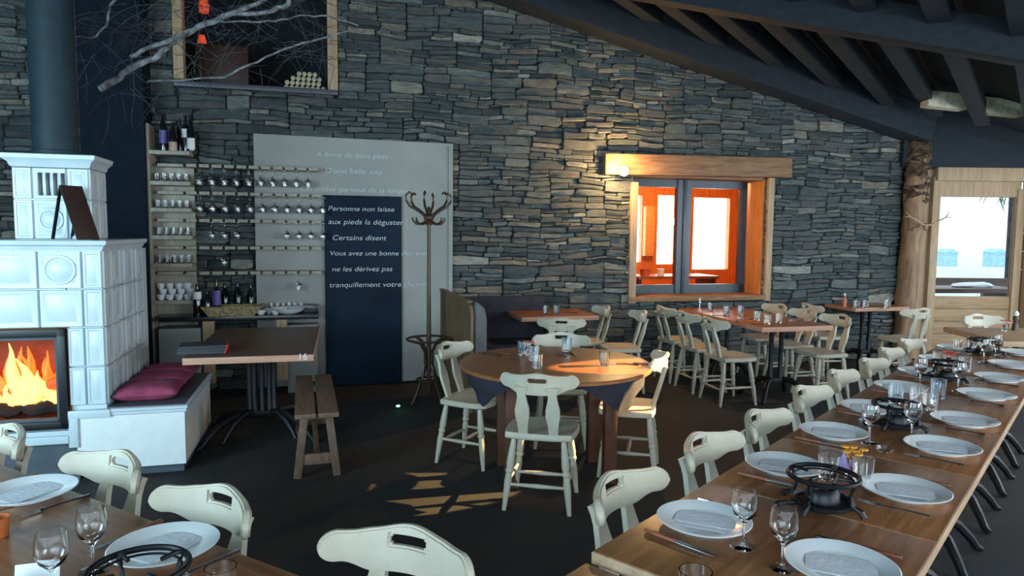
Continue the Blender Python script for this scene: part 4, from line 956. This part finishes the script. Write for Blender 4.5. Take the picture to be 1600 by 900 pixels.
# mid right table (W aligned)
def wtable(FL, FR, length, label, m='tabler', em='pinkedge', nb=2, legs=True):
    FL = Vector((*FL, 0)); FR = Vector((*FR, 0)); x = (FR - FL); wd = x.length; x.normalize(); y = Vector((-x.y, x.x, 0)); c = (FL + FR) / 2 + y * length / 2
    t = thing('dining_table', label, 'table', c, math.atan2(x.y, x.x)); slab_top(t, wd, length, TZ, .045, m, em)
    if nb == 2:
        iron_base(t, 0, -length / 2 + .32, 2, .11, .2, axis=0, sy_=.2); iron_base(t, 0, length / 2 - .32, 2, .11, .2, axis=0, sy_=.2)
    else: iron_base(t, 0, 0, 2, .11, .2, axis=0)
    return t, c, x, y
mt, mc, mx_, my_ = wtable((2.297, 6.287), (3.033, 6.469), 1.62, 'long reddish wooden table with chairs on both sides below the glowing window')
bt, bc, bx_, by_ = wtable((.10, 6.86), (.90, 7.07), .66, 'reddish wooden table against the stone wall behind the round table', nb=1)
rt_, rc, rx_, ry_ = wtable((4.03, 8.06), (4.78, 8.26), .52, 'small reddish wooden table against the wall in the far right corner', nb=1)
ct2, cc, cx_, cy_ = wtable((-2.17, 4.50), (-1.36, 4.70), 1.42, 'dark brown wooden table with dark menus on it beside the stove bench', 'tdark', 'pinkedge', nb=0)
for yy in (-.36, .36): pass
iron_base(ct2, 0, -.0, 3, .09, .3, sy_=.3)
for o in list(ct2.children):
    pass
g_, gc, gx_, gy_ = wtable((4.02, 5.60), (4.9, 5.56), .85, 'pale brown table at the right edge behind the far end of the long table', 'pineh', 'edge', nb=1)
# small white number plate on the dark table
q = text_mesh('16', .05, M['label'], 'number', ct2, 0); q.location = (.325, -.7115, TZ - .034); q.rotation_euler = (PI / 2, 0, 0)

# plank bench beside the dark table
bn = thing('plank_bench', 'narrow two-plank wooden bench with splayed legs standing right of the dark table', 'bench', (-1.40, 4.86, 0), R(17))
for s_ in (-1, 1):
    b = MB(); b.box((s_ * .072, 0, .435), (.126, 1.22, .03), bev=.004); b.build('seat_plank', M['bench'], bn)
for yy in (-.48, .48):
    for s_ in (-1, 1):
        b = MB(); b.bar((s_ * .075, yy, .42), (s_ * .125, yy, 0.0), .05, .045, up=(0, 1, 0), bev=.004); b.build('leg', M['bench'], bn)
    for z_, sz in ((.12, (.2, .03, .07)), (.405, (.22, .05, .03))):
        b = MB(); b.box((0, yy, z_), sz, bev=.003); b.build('crosspiece', M['bench'], bn)
b = MB(); b.box((0, 0, .12), (.035, .95, .05), bev=.003); b.build('stretcher', M['bench'], bn)

# round table
RC = Vector((.29, 4.51, 0)); RR = .63
rt = thing('round_table', 'round reddish wooden table on square legs with dark cloth corners hanging below its top', 'table', RC, R(8))
b = MB(); b.lathe([(0, .722), (RR - .02, .722), (RR, .728), (RR, .744), (RR - .006, .75), (0, .75)], n=56); b.build('tabletop', M['tabler'], rt)
for sx_ in (-1, 1):
    for sy in (-1, 1):
        b = MB(); b.box((sx_ * .32, sy * .21, .36), (.08, .08, .72), bev=.006); b.build('leg', M['leg'], rt)
b = MB(); b.box((0, 0, .66), (.66, .44, .09)); b.build('apron', M['leg'], rt)
for (a0, a1, at_, zt) in ((-88, -18, -52, .50), (172, 236, 204, .52)):
    b = MB(); bm = b.b; n = 14; gr = {}
    for i in range(n + 1):
        an_ = R(a0 + (a1 - a0) * i / n); w_ = 1 - abs((a0 + (a1 - a0) * i / n) - at_) / (max(at_ - a0, a1 - at_)); w_ = max(0, w_)
        for j in range(7):
            t_ = j / 6; r_ = .59 - .05 * t_ * w_ + .012 * math.sin(an_ * 22) * t_; gr[i, j] = bm.verts.new((r_ * math.cos(an_), r_ * math.sin(an_), .7205 - (.7205 - zt) * t_ * w_ - .002))
    for i in range(n):
        for j in range(6): bm.faces.new((gr[i, j], gr[i + 1, j], gr[i + 1, j + 1], gr[i, j + 1]))
    bmesh.ops.remove_doubles(bm, verts=bm.verts[:], dist=.0004); bmesh.ops.solidify(bm, geom=bm.faces[:], thickness=.003)
    b.build('cloth_corner', M['darkcloth'], rt, 'dark navy cloth corner hanging under the round top', 60)

# chairs around the round table
G1 = 'cream chairs around the round table'
chair(.19, 4.03, .20, .97, 'cream painted wooden chair with its back to the camera in front of the round table', G1)
chair(-.26, 4.78, .86, -.42, 'cream painted wooden chair at the left side of the round table', G1)
chair(.80, 4.58, -.95, .22, 'cream painted wooden chair at the right side of the round table', G1)
chair(.38, 5.18, -.05, -1, 'cream painted wooden chair behind the round table, facing the camera', G1)
chair(.48, 6.55, .1, 1, 'cream chair pushed under the near side of the table against the stone wall', 'chairs of the back table')
chair(.80, 7.36, -.97, -.2, 'farther cream chair between the wall table and the table under the window', 'chairs of the back table')
chair(1.12, 6.98, -.97, -.1, 'nearer cream chair between the wall table and the table under the window', 'chairs of the back table')
G2 = 'chairs of the table under the window'
for i, (k_, s_) in enumerate(((-.52, -1), (-.0, -1), (.5, -1))):
    p = mc + my_ * k_ - mx_ * .53; chair(p.x, p.y, mx_.x, mx_.y, '%s chair on the left side of the long reddish table under the window' % ['nearest cream', 'middle cream', 'farthest cream'][i], G2)
for i, k_ in enumerate((-.50, .0, .5)):
    p = mc + my_ * k_ + mx_ * .50; chair(p.x, p.y, -mx_.x, -mx_.y, '%s chair on the right side of the long reddish table under the window' % ['nearest cream', 'middle cream', 'farthest cream'][i], G2)
G3 = 'chairs of the corner table'
chair(3.62, 7.95, .97, .1, 'cream chair on the left of the small corner table', G3)
chair(4.42, 7.75, -.35, .94, 'cream chair in front of the small corner table with its back to the room', G3)
chair(4.75, 6.75, .1, -1, 'cream chair behind the pale table at the right edge', 'chairs at the right edge')
# long table chairs
G4 = 'cream chairs along the left side of the long table'
for i, t_ in enumerate((.40, 1.0, 1.52, 2.17, 2.76, 3.3, 3.85, 4.42)):
    p = LP(t_, .04 + (.0, -.0, .02, .0, -.01, .02, 0, 0)[i]); chair(p.x, p.y, LN.x, LN.y + (.06, -.03, .02, -.02, .05, 0, .03, 0)[i], "cream chair along the long table's left side, %s from the camera end" % (['first', 'second', 'third', 'fourth', 'fifth', 'sixth', 'seventh', 'eighth'][i]), G4)
# left foreground chairs: rail points from the photograph
G5 = 'cream chairs behind the left foreground table'
for i, (x, y, lb) in enumerate(((-1.99, 2.72, 'leftmost cream foreground chair, cut by the left edge of the photo'), (-1.37, 2.40, 'second cream chair of the left foreground table, before the white bench block'), (-.88, 2.08, 'third cream chair of the left foreground table, behind the large white plate'), (-.265, 1.80, 'large cream chair back at the bottom centre of the photo'))):
    f = Vector((-.50, -.87)) if i != 3 else Vector((-.35, -.94)); f.normalize(); chair(x + f.x * .24, y + f.y * .24, f.x, f.y, lb, G5)

# ================================================================== TABLEWARE
def plate_maker():
    b = MB(); b.lathe([(0, .004), (.075, .004), (.08, 0), (.088, 0), (.092, .008), (.134, .019), (.137, .022), (.134, .0235), (.092, .013), (.085, .010), (0, .010)], n=40)
    return tag(b.build('dinner_plate', M['porcelain']), 'x', 'plate')
KP = Kit(plate_maker)
def nap_maker():
    b = MB()
    b.box((0, 0, .001), (.17, .118, .0016)); b.box((0, .012, .0024), (.166, .09, .0010)); return tag(b.build('folded_napkin', M['napkin']), 'x', 'napkin')
KN = Kit(nap_maker)
def knife_maker():
    t = thing('table_knife', 'x', 'knife'); b = MB(); b.box((0, -.055, .006), (.016, .10, .010), bev=.004); b.build('handle', M['knifeh'], t)
    b = MB(); b.prism([(0, -.008), (.085, -.008), (.115, -.002), (.12, .004), (.11, .007), (0, .007)], .0025, Matrix.Translation((0, -.005, .005)) @ Matrix.Rotation(PI / 2, 4, 'Z') @ Matrix.Rotation(PI / 2, 4, 'X')); b.build('blade', M['steel'], t); return t
def fork_maker():
    t = thing('table_fork', 'x', 'fork'); b = MB(); b.tube([(0, -.10, .003), (0, -.04, .005), (0, .03, .004), (0, .045, .003)], [.005, .0035, .003, .006], 6); b.build('handle', M['steel'], t)
    b = MB(); b.box((0, .053, .003), (.022, .016, .002))
    for i in range(4): b.bar((-.009 + i * .006, .06, .003), (-.009 + i * .006, .10, .005), .0025, .002)
    b.build('tines', M['steel'], t); return t
KK = Kit(knife_maker); KF = Kit(fork_maker)
def setting(p, face, where, group, knife=True, npk=.3, full=True):
    az_ = math.atan2(face.y, face.x); p = Vector((p.x, p.y, ZT))
    KP.put(p, az_, 'white dinner plate ' + where, 'plates ' + group)
    KN.put(p + Vector((0, 0, .0105)), az_ + npk, 'folded napkin on the plate ' + where, 'napkins ' + group)
    if full:
        rt2 = Vector((face.y, -face.x, 0)); KK.put(p + rt2 * .165 - face * .0, az_ - PI / 2 + random.uniform(-.1, .1), 'brown handled knife beside plate ' + where, 'knives ' + group)
        KF.put(p - rt2 * .165, az_ - PI / 2 + random.uniform(-.08, .08), 'steel fork beside plate ' + where, 'forks ' + group)
GL = 'on the long table'
ordn = ['first', 'second', 'third', 'fourth', 'fifth', 'sixth', 'seventh', 'eighth']
for i, (px, py) in enumerate([(1090, 808), (1215, 723), (1295, 672), (1346, 633), (1386, 600), (1416, 577), (1445, 557), (1478, 541)]):
    p = at(px, py, TZ + .02); t_ = (p - LO).dot(LD); setting(LP(t_, .15), LN, 'in the long table left row, %s from camera end' % ordn[i], GL)
for i, (px, py) in enumerate([(1325, 884), (1428, 767), (1487, 699), (1512, 656), (1552, 617), (1578, 591), (1606, 571), (1625, 553)]):
    p = at(px, py, TZ + .02); t_ = (p - LO).dot(LD); setting(LP(t_, LW - .155), -LN, 'in the long table right row, %s from camera end' % ordn[i], GL)
for i, (px, py, w_) in enumerate([(257, 851, 'on the left foreground table beside the wine glass'), (45, 766, 'at the far left of the foreground table')]):
    setting(at(px, py, TZ + .02), LF, w_, 'on the left foreground table', npk=.15)
for i, (px, py, w_) in enumerate([(1161, 855, 'standing beside the nearest left plate of the long table'), (1222, 889, 'at the near end of the long table beside the nearest right plate'), (1358, 692, 'standing left of the second black burner'), (1424, 687, 'standing right of the second black burner'), (1497, 611, 'standing right of the third black burner'), (1437, 603, 'standing left of the third black burner'), (1537, 566, 'standing in the far cluster by the farthest burner'), (1555, 558, 'rightmost in the far cluster by the farthest burner')]):
    KW.put(at(px, py, ZT), 0, 'clear wine glass ' + w_, 'wine glasses on the long table')
for i, (px, py, w_) in enumerate([(146, 893, 'standing left of the large plate on the left foreground table'), (84, 938, 'behind the white card at the bottom left corner')]):
    KW.put(at(px, py, ZT), 0, 'clear wine glass ' + w_, 'wine glasses on the left foreground table')
KT.put(at(346, 945, ZT), 0, 'clear tumbler cut by the bottom edge right of the black burner ring', None)
for i, (px, py, w_) in enumerate([(1085, 958, 'cut by the bottom edge at the near end of the long table'), (1294, 748, 'directly behind the nearest black burner'), (1348, 752, 'right of the small flower decoration behind the nearest burner'), (1399, 629, 'behind the second burner on the left'), (1432, 631, 'behind the second burner in the middle'), (1453, 640, 'behind the second burner, tall looking on the right'), (1465, 622, 'in the glass cluster beyond the second burner'), (1466, 571, 'behind the third burner on the left'), (1507, 580, 'behind the third burner on the right'), (1520, 548, 'in the far cluster left of the last burner'), (1496, 550, 'beside the farthest left plate')]):
    (KT if i % 3 else KTB).put(at(px, py, ZT), 0, 'clear straight tumbler ' + w_, 'tumblers on the long table')
# table burners
def burner_maker():
    t = thing('table_burner', 'x', 'burner'); b = MB()
    b.lathe([(0, .010), (.080, .010), (.092, .016), (.094, .030), (.086, .032), (.080, .022), (.052, .024), (.050, .052), (.040, .064), (.032, .062), (.03, .035), (0, .035)], n=28); b.build('base_tray', M['iron'], t)
    b = MB(); b.lathe([(0, .036), (.028, .036), (.03, .052), (.01, .060), (0, .060)], n=18); b.build('burner_cup', M['steel'], t)
    b = MB(); b.tube([(.103 * math.cos(a * PI / 18), .103 * math.sin(a * PI / 18), .104) for a in range(36)], .0075, 8, closed=True); b.tube([(.088 * math.cos(a * PI / 18), .088 * math.sin(a * PI / 18), .096) for a in range(36)], .003, 6, closed=True); b.build('support_ring', M['iron'], t)
    for i in range(4):
        a = i * PI / 2 + .5; c_, s_ = math.cos(a), math.sin(a)
        b = MB(); b.tube([(c_ * r_, s_ * r_, z) for r_, z in ((.128, .006), (.12, .02), (.095, .03), (.084, .06), (.092, .085), (.103, .104), (.085, .110), (.05, .106))], [.010, .010, .008, .006, .006, .007, .006, .005], 7); b.build('arm', M['iron'], t)
    b = MB(); b.tube([(-.09, 0, .022), (-.13, 0, .026), (-.16, 0, .024)], [.006, .009, .011], 8); b.build('handle', M['iron'], t); return t
KB = Kit(burner_maker)
for px, py, w_ in ((1284, 793, 'black iron table burner with ring stand, nearest on the long table'), (1402, 668, 'black iron table burner between two wine glasses, second on the long table'), (1480, 594, 'black iron table burner below the red flowers, third on the long table'), (1538, 553, 'farthest black iron table burner on the long table')):
    KB.put(at(px, py, ZT), random.uniform(-.3, .3), w_, 'table burners')
KB.put(at(218, 958, ZT), .4, 'black iron burner ring on the left foreground table at the bottom edge', 'table burners')
# small dish, cards, flowers
o = bowl(.034, .022, 'glass', 'glass_dish'); o.location = at(1382, 708, ZT); tag(o, 'small clear glass dish on the long table beside the burner', 'dish')
b = MB(); b.prism([(-.045, 0), (.045, 0), (.045, .085), (-.045, .085)], .002, Matrix.Rotation(.25, 4, 'X')); b.prism([(-.045, 0), (.045, 0), (.045, .085), (-.045, .085)], .002, Matrix.Translation((0, .042, 0)) @ Matrix.Rotation(-.25, 4, 'X')); o = b.build('table_card', M['porcelain']); o.location = at(46, 955, ZT + .002); o.rotation_euler = (0, 0, .3); tag(o, 'blank white tent card on the left foreground table at the bottom edge', 'card')
o = tumbler(.055, .03, 'wax', 'tea_light_holder')(); o.location = at(-3, 838, ZT); tag(o, 'small amber tea light holder at the left edge of the foreground table', 'candle holder')
def posy(loc, m1, m2, label, paper=None):
    t = thing('flower_posy', label, 'flowers', loc); b = MB(); b.lathe([(0, 0), (.02, 0), (.024, .03), (.016, .06), (.02, .065), (.014, .06), (0, .01)], n=14); b.build('vase', M['glass'], t)
    for i in range(7):
        a = i * 2.4; r_ = .012 + .012 * (i % 3); c_ = Vector((r_ * math.cos(a), r_ * math.sin(a), .085 + .012 * (i % 2)))
        b = MB()
        for k_ in range(5): b.blob(c_ + Vector((.008 * math.cos(k_ * 1.26), .008 * math.sin(k_ * 1.26), .002)), .008, .008, .005, 1)
        b.tube([c_, (0, 0, .03)], .0015, 5); b.build('bloom', M[m1 if i % 2 else m2], t)
    if paper:
        b = MB(); b.lathe([(.001, .085), (.03, .02), (.028, .02)], (-.03, .0, .0), 4); b.build('paper_cone', M[paper], t)
    return t
posy(at(1330, 742, ZT), 'orangef', 'orangef', 'small orange flower posy with a lilac paper cone behind the nearest burner', 'purple')
posy(at(1482, 573, ZT), 'redf', 'redf', 'small red flower posy behind the third burner')
posy(at(825, 556, .7525), 'redf', 'porcelain', 'small red and white flower posy on the round table')
b_ = thing('pepper_mill', 'dark pepper mill with pale top on the pale table at the right edge', 'pepper mill', at(1586, 516, ZT))
b = MB(); b.lathe([(0, 0), (.03, 0), (.026, .04), (.018, .08), (.026, .11), (.02, .13), (0, .13)], n=16); b.build('body', M['bent'], b_)
b = MB(); b.lathe([(.0, .13), (.02, .135), (.024, .155), (.012, .175), (0, .18)], n=16); b.build('cap', M['porcelain'], b_)
o = posy(at(1570, 518, ZT), 'redf', 'porcelain', 'tiny flower posy on the pale table at the right edge')
# round table ware
for px, py, k_, lb in ((817, 555, KTB, 'bluish tumbler left of the flower posy on the round table'), (834, 563, KTB, 'bluish tumbler right of the flower posy on the round table'), (885, 549, KTB, 'bluish tumbler at the back of the round table'), (944, 571, KT, 'clear tumbler in the sunlit patch of the round table'), (840, 575, KT, 'clear tumbler at the front edge of the round table behind the chair')):
    k_.put(at(px, py, .7505), 0, lb, 'tumblers on the round table')
for px, py, a_, lb in ((778, 552, .9, 'at the left of the round table'), (893, 552, .2, 'at the back of the round table beside the bluish tumbler'), (988, 568, 1.3, 'in the sunlit patch of the round table')):
    KK.put(at(px, py, .7505), a_, 'table knife lying ' + lb, 'cutlery on the round table'); KF.put(at(px - 14, py + 2, .7505), a_ + .12, 'table fork lying ' + lb, 'cutlery on the round table')
# back table ware
for px, py, k_, lb in ((822, 484, KTB, 'leftmost'), (838, 484, KT, 'second from the left'), (853, 491, KT, 'third from the left'), (869, 491, KT, 'rightmost')):
    k_.put(at(px, py, ZT), 0, '%s of four small glasses on the table against the stone wall' % lb, 'glasses on the back table')
for px, py, lb in ((808, 481, 'left'), (888, 489, 'right')): KF.put(at(px, py, ZT), 1.2, 'fork lying at the %s of the back wall table' % lb, 'cutlery on the back table')
# window table ware
cd_ = thing('candle_holder', 'small metal candle holder at the far end of the table under the window', 'candle holder', at(1093, 484, ZT)); b = MB(); b.lathe([(0, 0), (.03, 0), (.03, .006), (.008, .012), (.006, .07), (.018, .075), (.018, .085), (0, .085)], n=14); b.build('stem', M['steel'], cd_)
b = MB(); b.lathe([(0, .085), (.009, .085), (.009, .13), (0, .132)], n=10); b.build('candle', M['porcelain'], cd_)
for i, (px, py, w_) in enumerate(((1110, 486, 'far left'), (1135, 492, 'middle left'), (1157, 491, 'middle right'), (1183, 500, 'centre'), (1199, 506, 'near left'), (1217, 504, 'near right'))):
    KT.put(at(px, py, ZT), 0, 'tumbler at the %s of the table under the window' % w_, 'tumblers on the window table')
for i, (px, py) in enumerate(((1120, 493), (1170, 498), (1180, 507), (1245, 500), (1262, 502), (1150, 503))):
    (KK if i % 2 else KF).put(at(px, py, ZT), 1.2 + .3 * i, '%s lying on the table under the window' % ('table knife' if i % 2 else 'table fork') + [', far left', ', middle', ', near left', ', far right', ', near right', ', second from the left'][i], 'cutlery on the window table')
t = thing('sauce_bottle', 'orange sauce bottle on the small corner table', 'bottle', at(1319, 480, ZT)); b = MB(); b.lathe([(0, 0), (.025, 0), (.027, .08), (.012, .12), (.01, .14), (0, .14)], n=14); b.build('body', M['wax'], t); b = MB(); b.lathe([(.0, .14), (.011, .14), (.009, .165), (0, .168)], n=10); b.build('cap', M['porcelain'], t)
for px, lb in ((1338, 'left'), (1352, 'middle'), (1386, 'right')): KT.put(at(px, 481, ZT), 0, '%s tumbler on the small corner table' % lb, 'tumblers on the corner table')
# menus on the dark table
for i in range(3):
    t = thing('menu_folder', ['bottom', 'middle', 'top'][i] + ' dark folder with red edge in the stack on the dark table', 'menu', at(318, 549, ZT) + Vector((0, 0, .0005 + i * .0185)), R(16) + .05 * i, 'menu folders')
    b = MB(); b.box((0, 0, .013), (.30, .22, .008), bev=.002); b.build('cover', M['menu'], t); b = MB(); b.box((.0, 0, .005), (.304, .224, .008)); b.build('pages', M['menu'], t)
    b = MB(); b.box((.153, 0, .009), (.006, .225, .016)); b.build('red_spine', M['red'], t)
# green light on the floor
p = at(622, 637, 0); t = thing('floor_light', 'tiny green glowing light on the dark floor near the coat stand', 'light', p); b = MB(); b.lathe([(0, 0), (.035, 0), (.03, .012), (0, .014)], n=16); b.build('housing', M['iron'], t); b = MB(); b.lathe([(.0, .0145), (.018, .0145), (.012, .022), (0, .024)], n=12); b.build('lens', M['led'], t, 'green glowing lens')
# antler on the log post
an = thing('antler_rack', 'small pale antler mounted on the log post beside the door', 'antlers', dep(1448, 352, 8.62))
for s_, nm in ((-1, 'antler'), (1, 'antler')):
    b = MB(); b.tube([(0, 0, 0), (s_ * .06, -.01, .01), (s_ * .14, -.02, .06), (s_ * .22, -.02, .10), (s_ * .27, 0, .17)], [.012, .011, .010, .008, .003], 7)
    b.tube([(s_ * .22, -.02, .10), (s_ * .30, -.03, .10)], [.007, .002], 6); b.tube([(s_ * .12, -.02, .05), (s_ * .1, -.05, .12)], [.008, .002], 6); b.build(nm, M['pine'], an)
b = MB(); b.blob((0, .02, -.02), .03, .03, .05, 2); b.bar((0, .02, -.02), (-.12, .08, -.06), .03, .03); b.build('mount', M['oldwood'], an)
# insulation blocks at roof edge
for i, (x0, y0, x1, y1) in enumerate(((1445, 146, 1506, 170), (1529, 156, 1596, 180))):
    Yb = 7.6; p = D((x0 + x1) / 2, (y0 + y1) / 2, Yb); w_ = (x1 - x0) / FPX * Yb; h = (y1 - y0) / FPX * Yb
    b = MB(); b.box((0, 0, 0), (w_, .16, h), bev=.02)
    o = b.build('insulation_block', M['foam']); o.location = p; o.rotation_euler = (0, R(5), 0); tag(o, '%s pale yellow insulation block lodged between the dark purlins' % ('left' if i == 0 else 'right'), 'insulation')

# ================================================================== HANGING BRANCH
BY = 5.2
hb = thing('hanging_branch', 'large dry birch branch with many thin twigs hanging from the ceiling', 'branch', (0, 0, 0))
def bp(px, py, y=BY): return dep(px, py, y)
b = MB()
def limb(pts, r0, r1):
    P_ = []; 
    for i in range(len(pts) - 1):
        for k_ in range(4):
            t_ = k_ / 4; a_ = Vector(pts[i]); c_ = Vector(pts[i + 1]); P_.append(a_.lerp(c_, t_) + Vector((random.uniform(-1, 1), random.uniform(-1, 1), random.uniform(-1, 1))) * .006)
    P_.append(Vector(pts[-1])); n_ = len(P_); b.tube(P_, [r0 + (r1 - r0) * i / (n_ - 1) + random.uniform(-.1, .1) * r0 for i in range(n_)], 8)
limb([bp(156, 138), bp(180, 126), bp(205, 106), bp(240, 92), bp(268, 68), bp(300, 48), bp(345, 28), bp(400, 6), bp(460, -30)], .026, .016)
limb([bp(205, 88, 5.1), bp(235, 74, 5.1), bp(272, 60, 5.15), bp(300, 47, 5.2)], .013, .018)
limb([bp(300, 48), bp(350, 24), bp(420, 18), bp(450, 8), bp(462, -40)], .012, .02)
limb([bp(232, 128, 5.3), bp(300, 124, 5.3), bp(350, 120, 5.3), bp(402, 96, 5.3), bp(455, 72, 5.3), bp(520, 55, 5.3), bp(545, 48, 5.3)], .008, .007)
limb([bp(300, 48), bp(330, 34), bp(380, 34), bp(430, 33), bp(470, 24), bp(512, 26), bp(560, 40)], .008, .005)
limb([bp(120, 58, 5.0), bp(150, 58, 5.0), bp(165, 40, 5.0), bp(172, 10, 5.0), bp(200, -20, 5.0)], .006, .01)
limb([bp(462, -40), bp(440, -160)], .022, .03)
b.tube([bp(440, -150), bp(440, -150) + Vector((0, 0, .9))], .006, 6)
b.build('limb', M['bark'], hb)
b = MB(); rb = random.Random(5)
for i in range(185):
    if i < 130: px, py = rb.uniform(130, 540), rb.uniform(-40, 110)
    else: px, py = rb.uniform(-10, 300), rb.uniform(-40, 160)
    y_ = BY + rb.uniform(-.3, .35); p_ = bp(px, py, y_); d_ = Vector((rb.uniform(-1, 1), rb.uniform(-.3, .3), rb.uniform(-.7, .5))).normalized(); pts = [p_]; L_ = rb.uniform(.25, .7); ax = rb.uniform(-.5, .5)
    for s_ in range(7):
        d_ = (d_ + Vector((rb.uniform(-.25, .25) + ax * d_.z * .4, rb.uniform(-.1, .1), rb.uniform(-.25, .15) - ax * d_.x * .4))).normalized(); pts.append(pts[-1] + d_ * L_ / 7)
    b.tube(pts, [.0026 * (1 - .1 * k_) for k_ in range(8)], 4)
    if i % 2 == 0:
        q_ = pts[3]; d2_ = (d_ + Vector((rb.uniform(-1, 1), 0, rb.uniform(-1, .3)))).normalized(); b.tube([q_, q_ + d2_ * .1, q_ + d2_ * .2 + Vector((0, 0, -.03))], [.0022, .0018, .001], 4)
o = b.build('twigs', M['twig'], hb); o['kind'] = 'stuff'
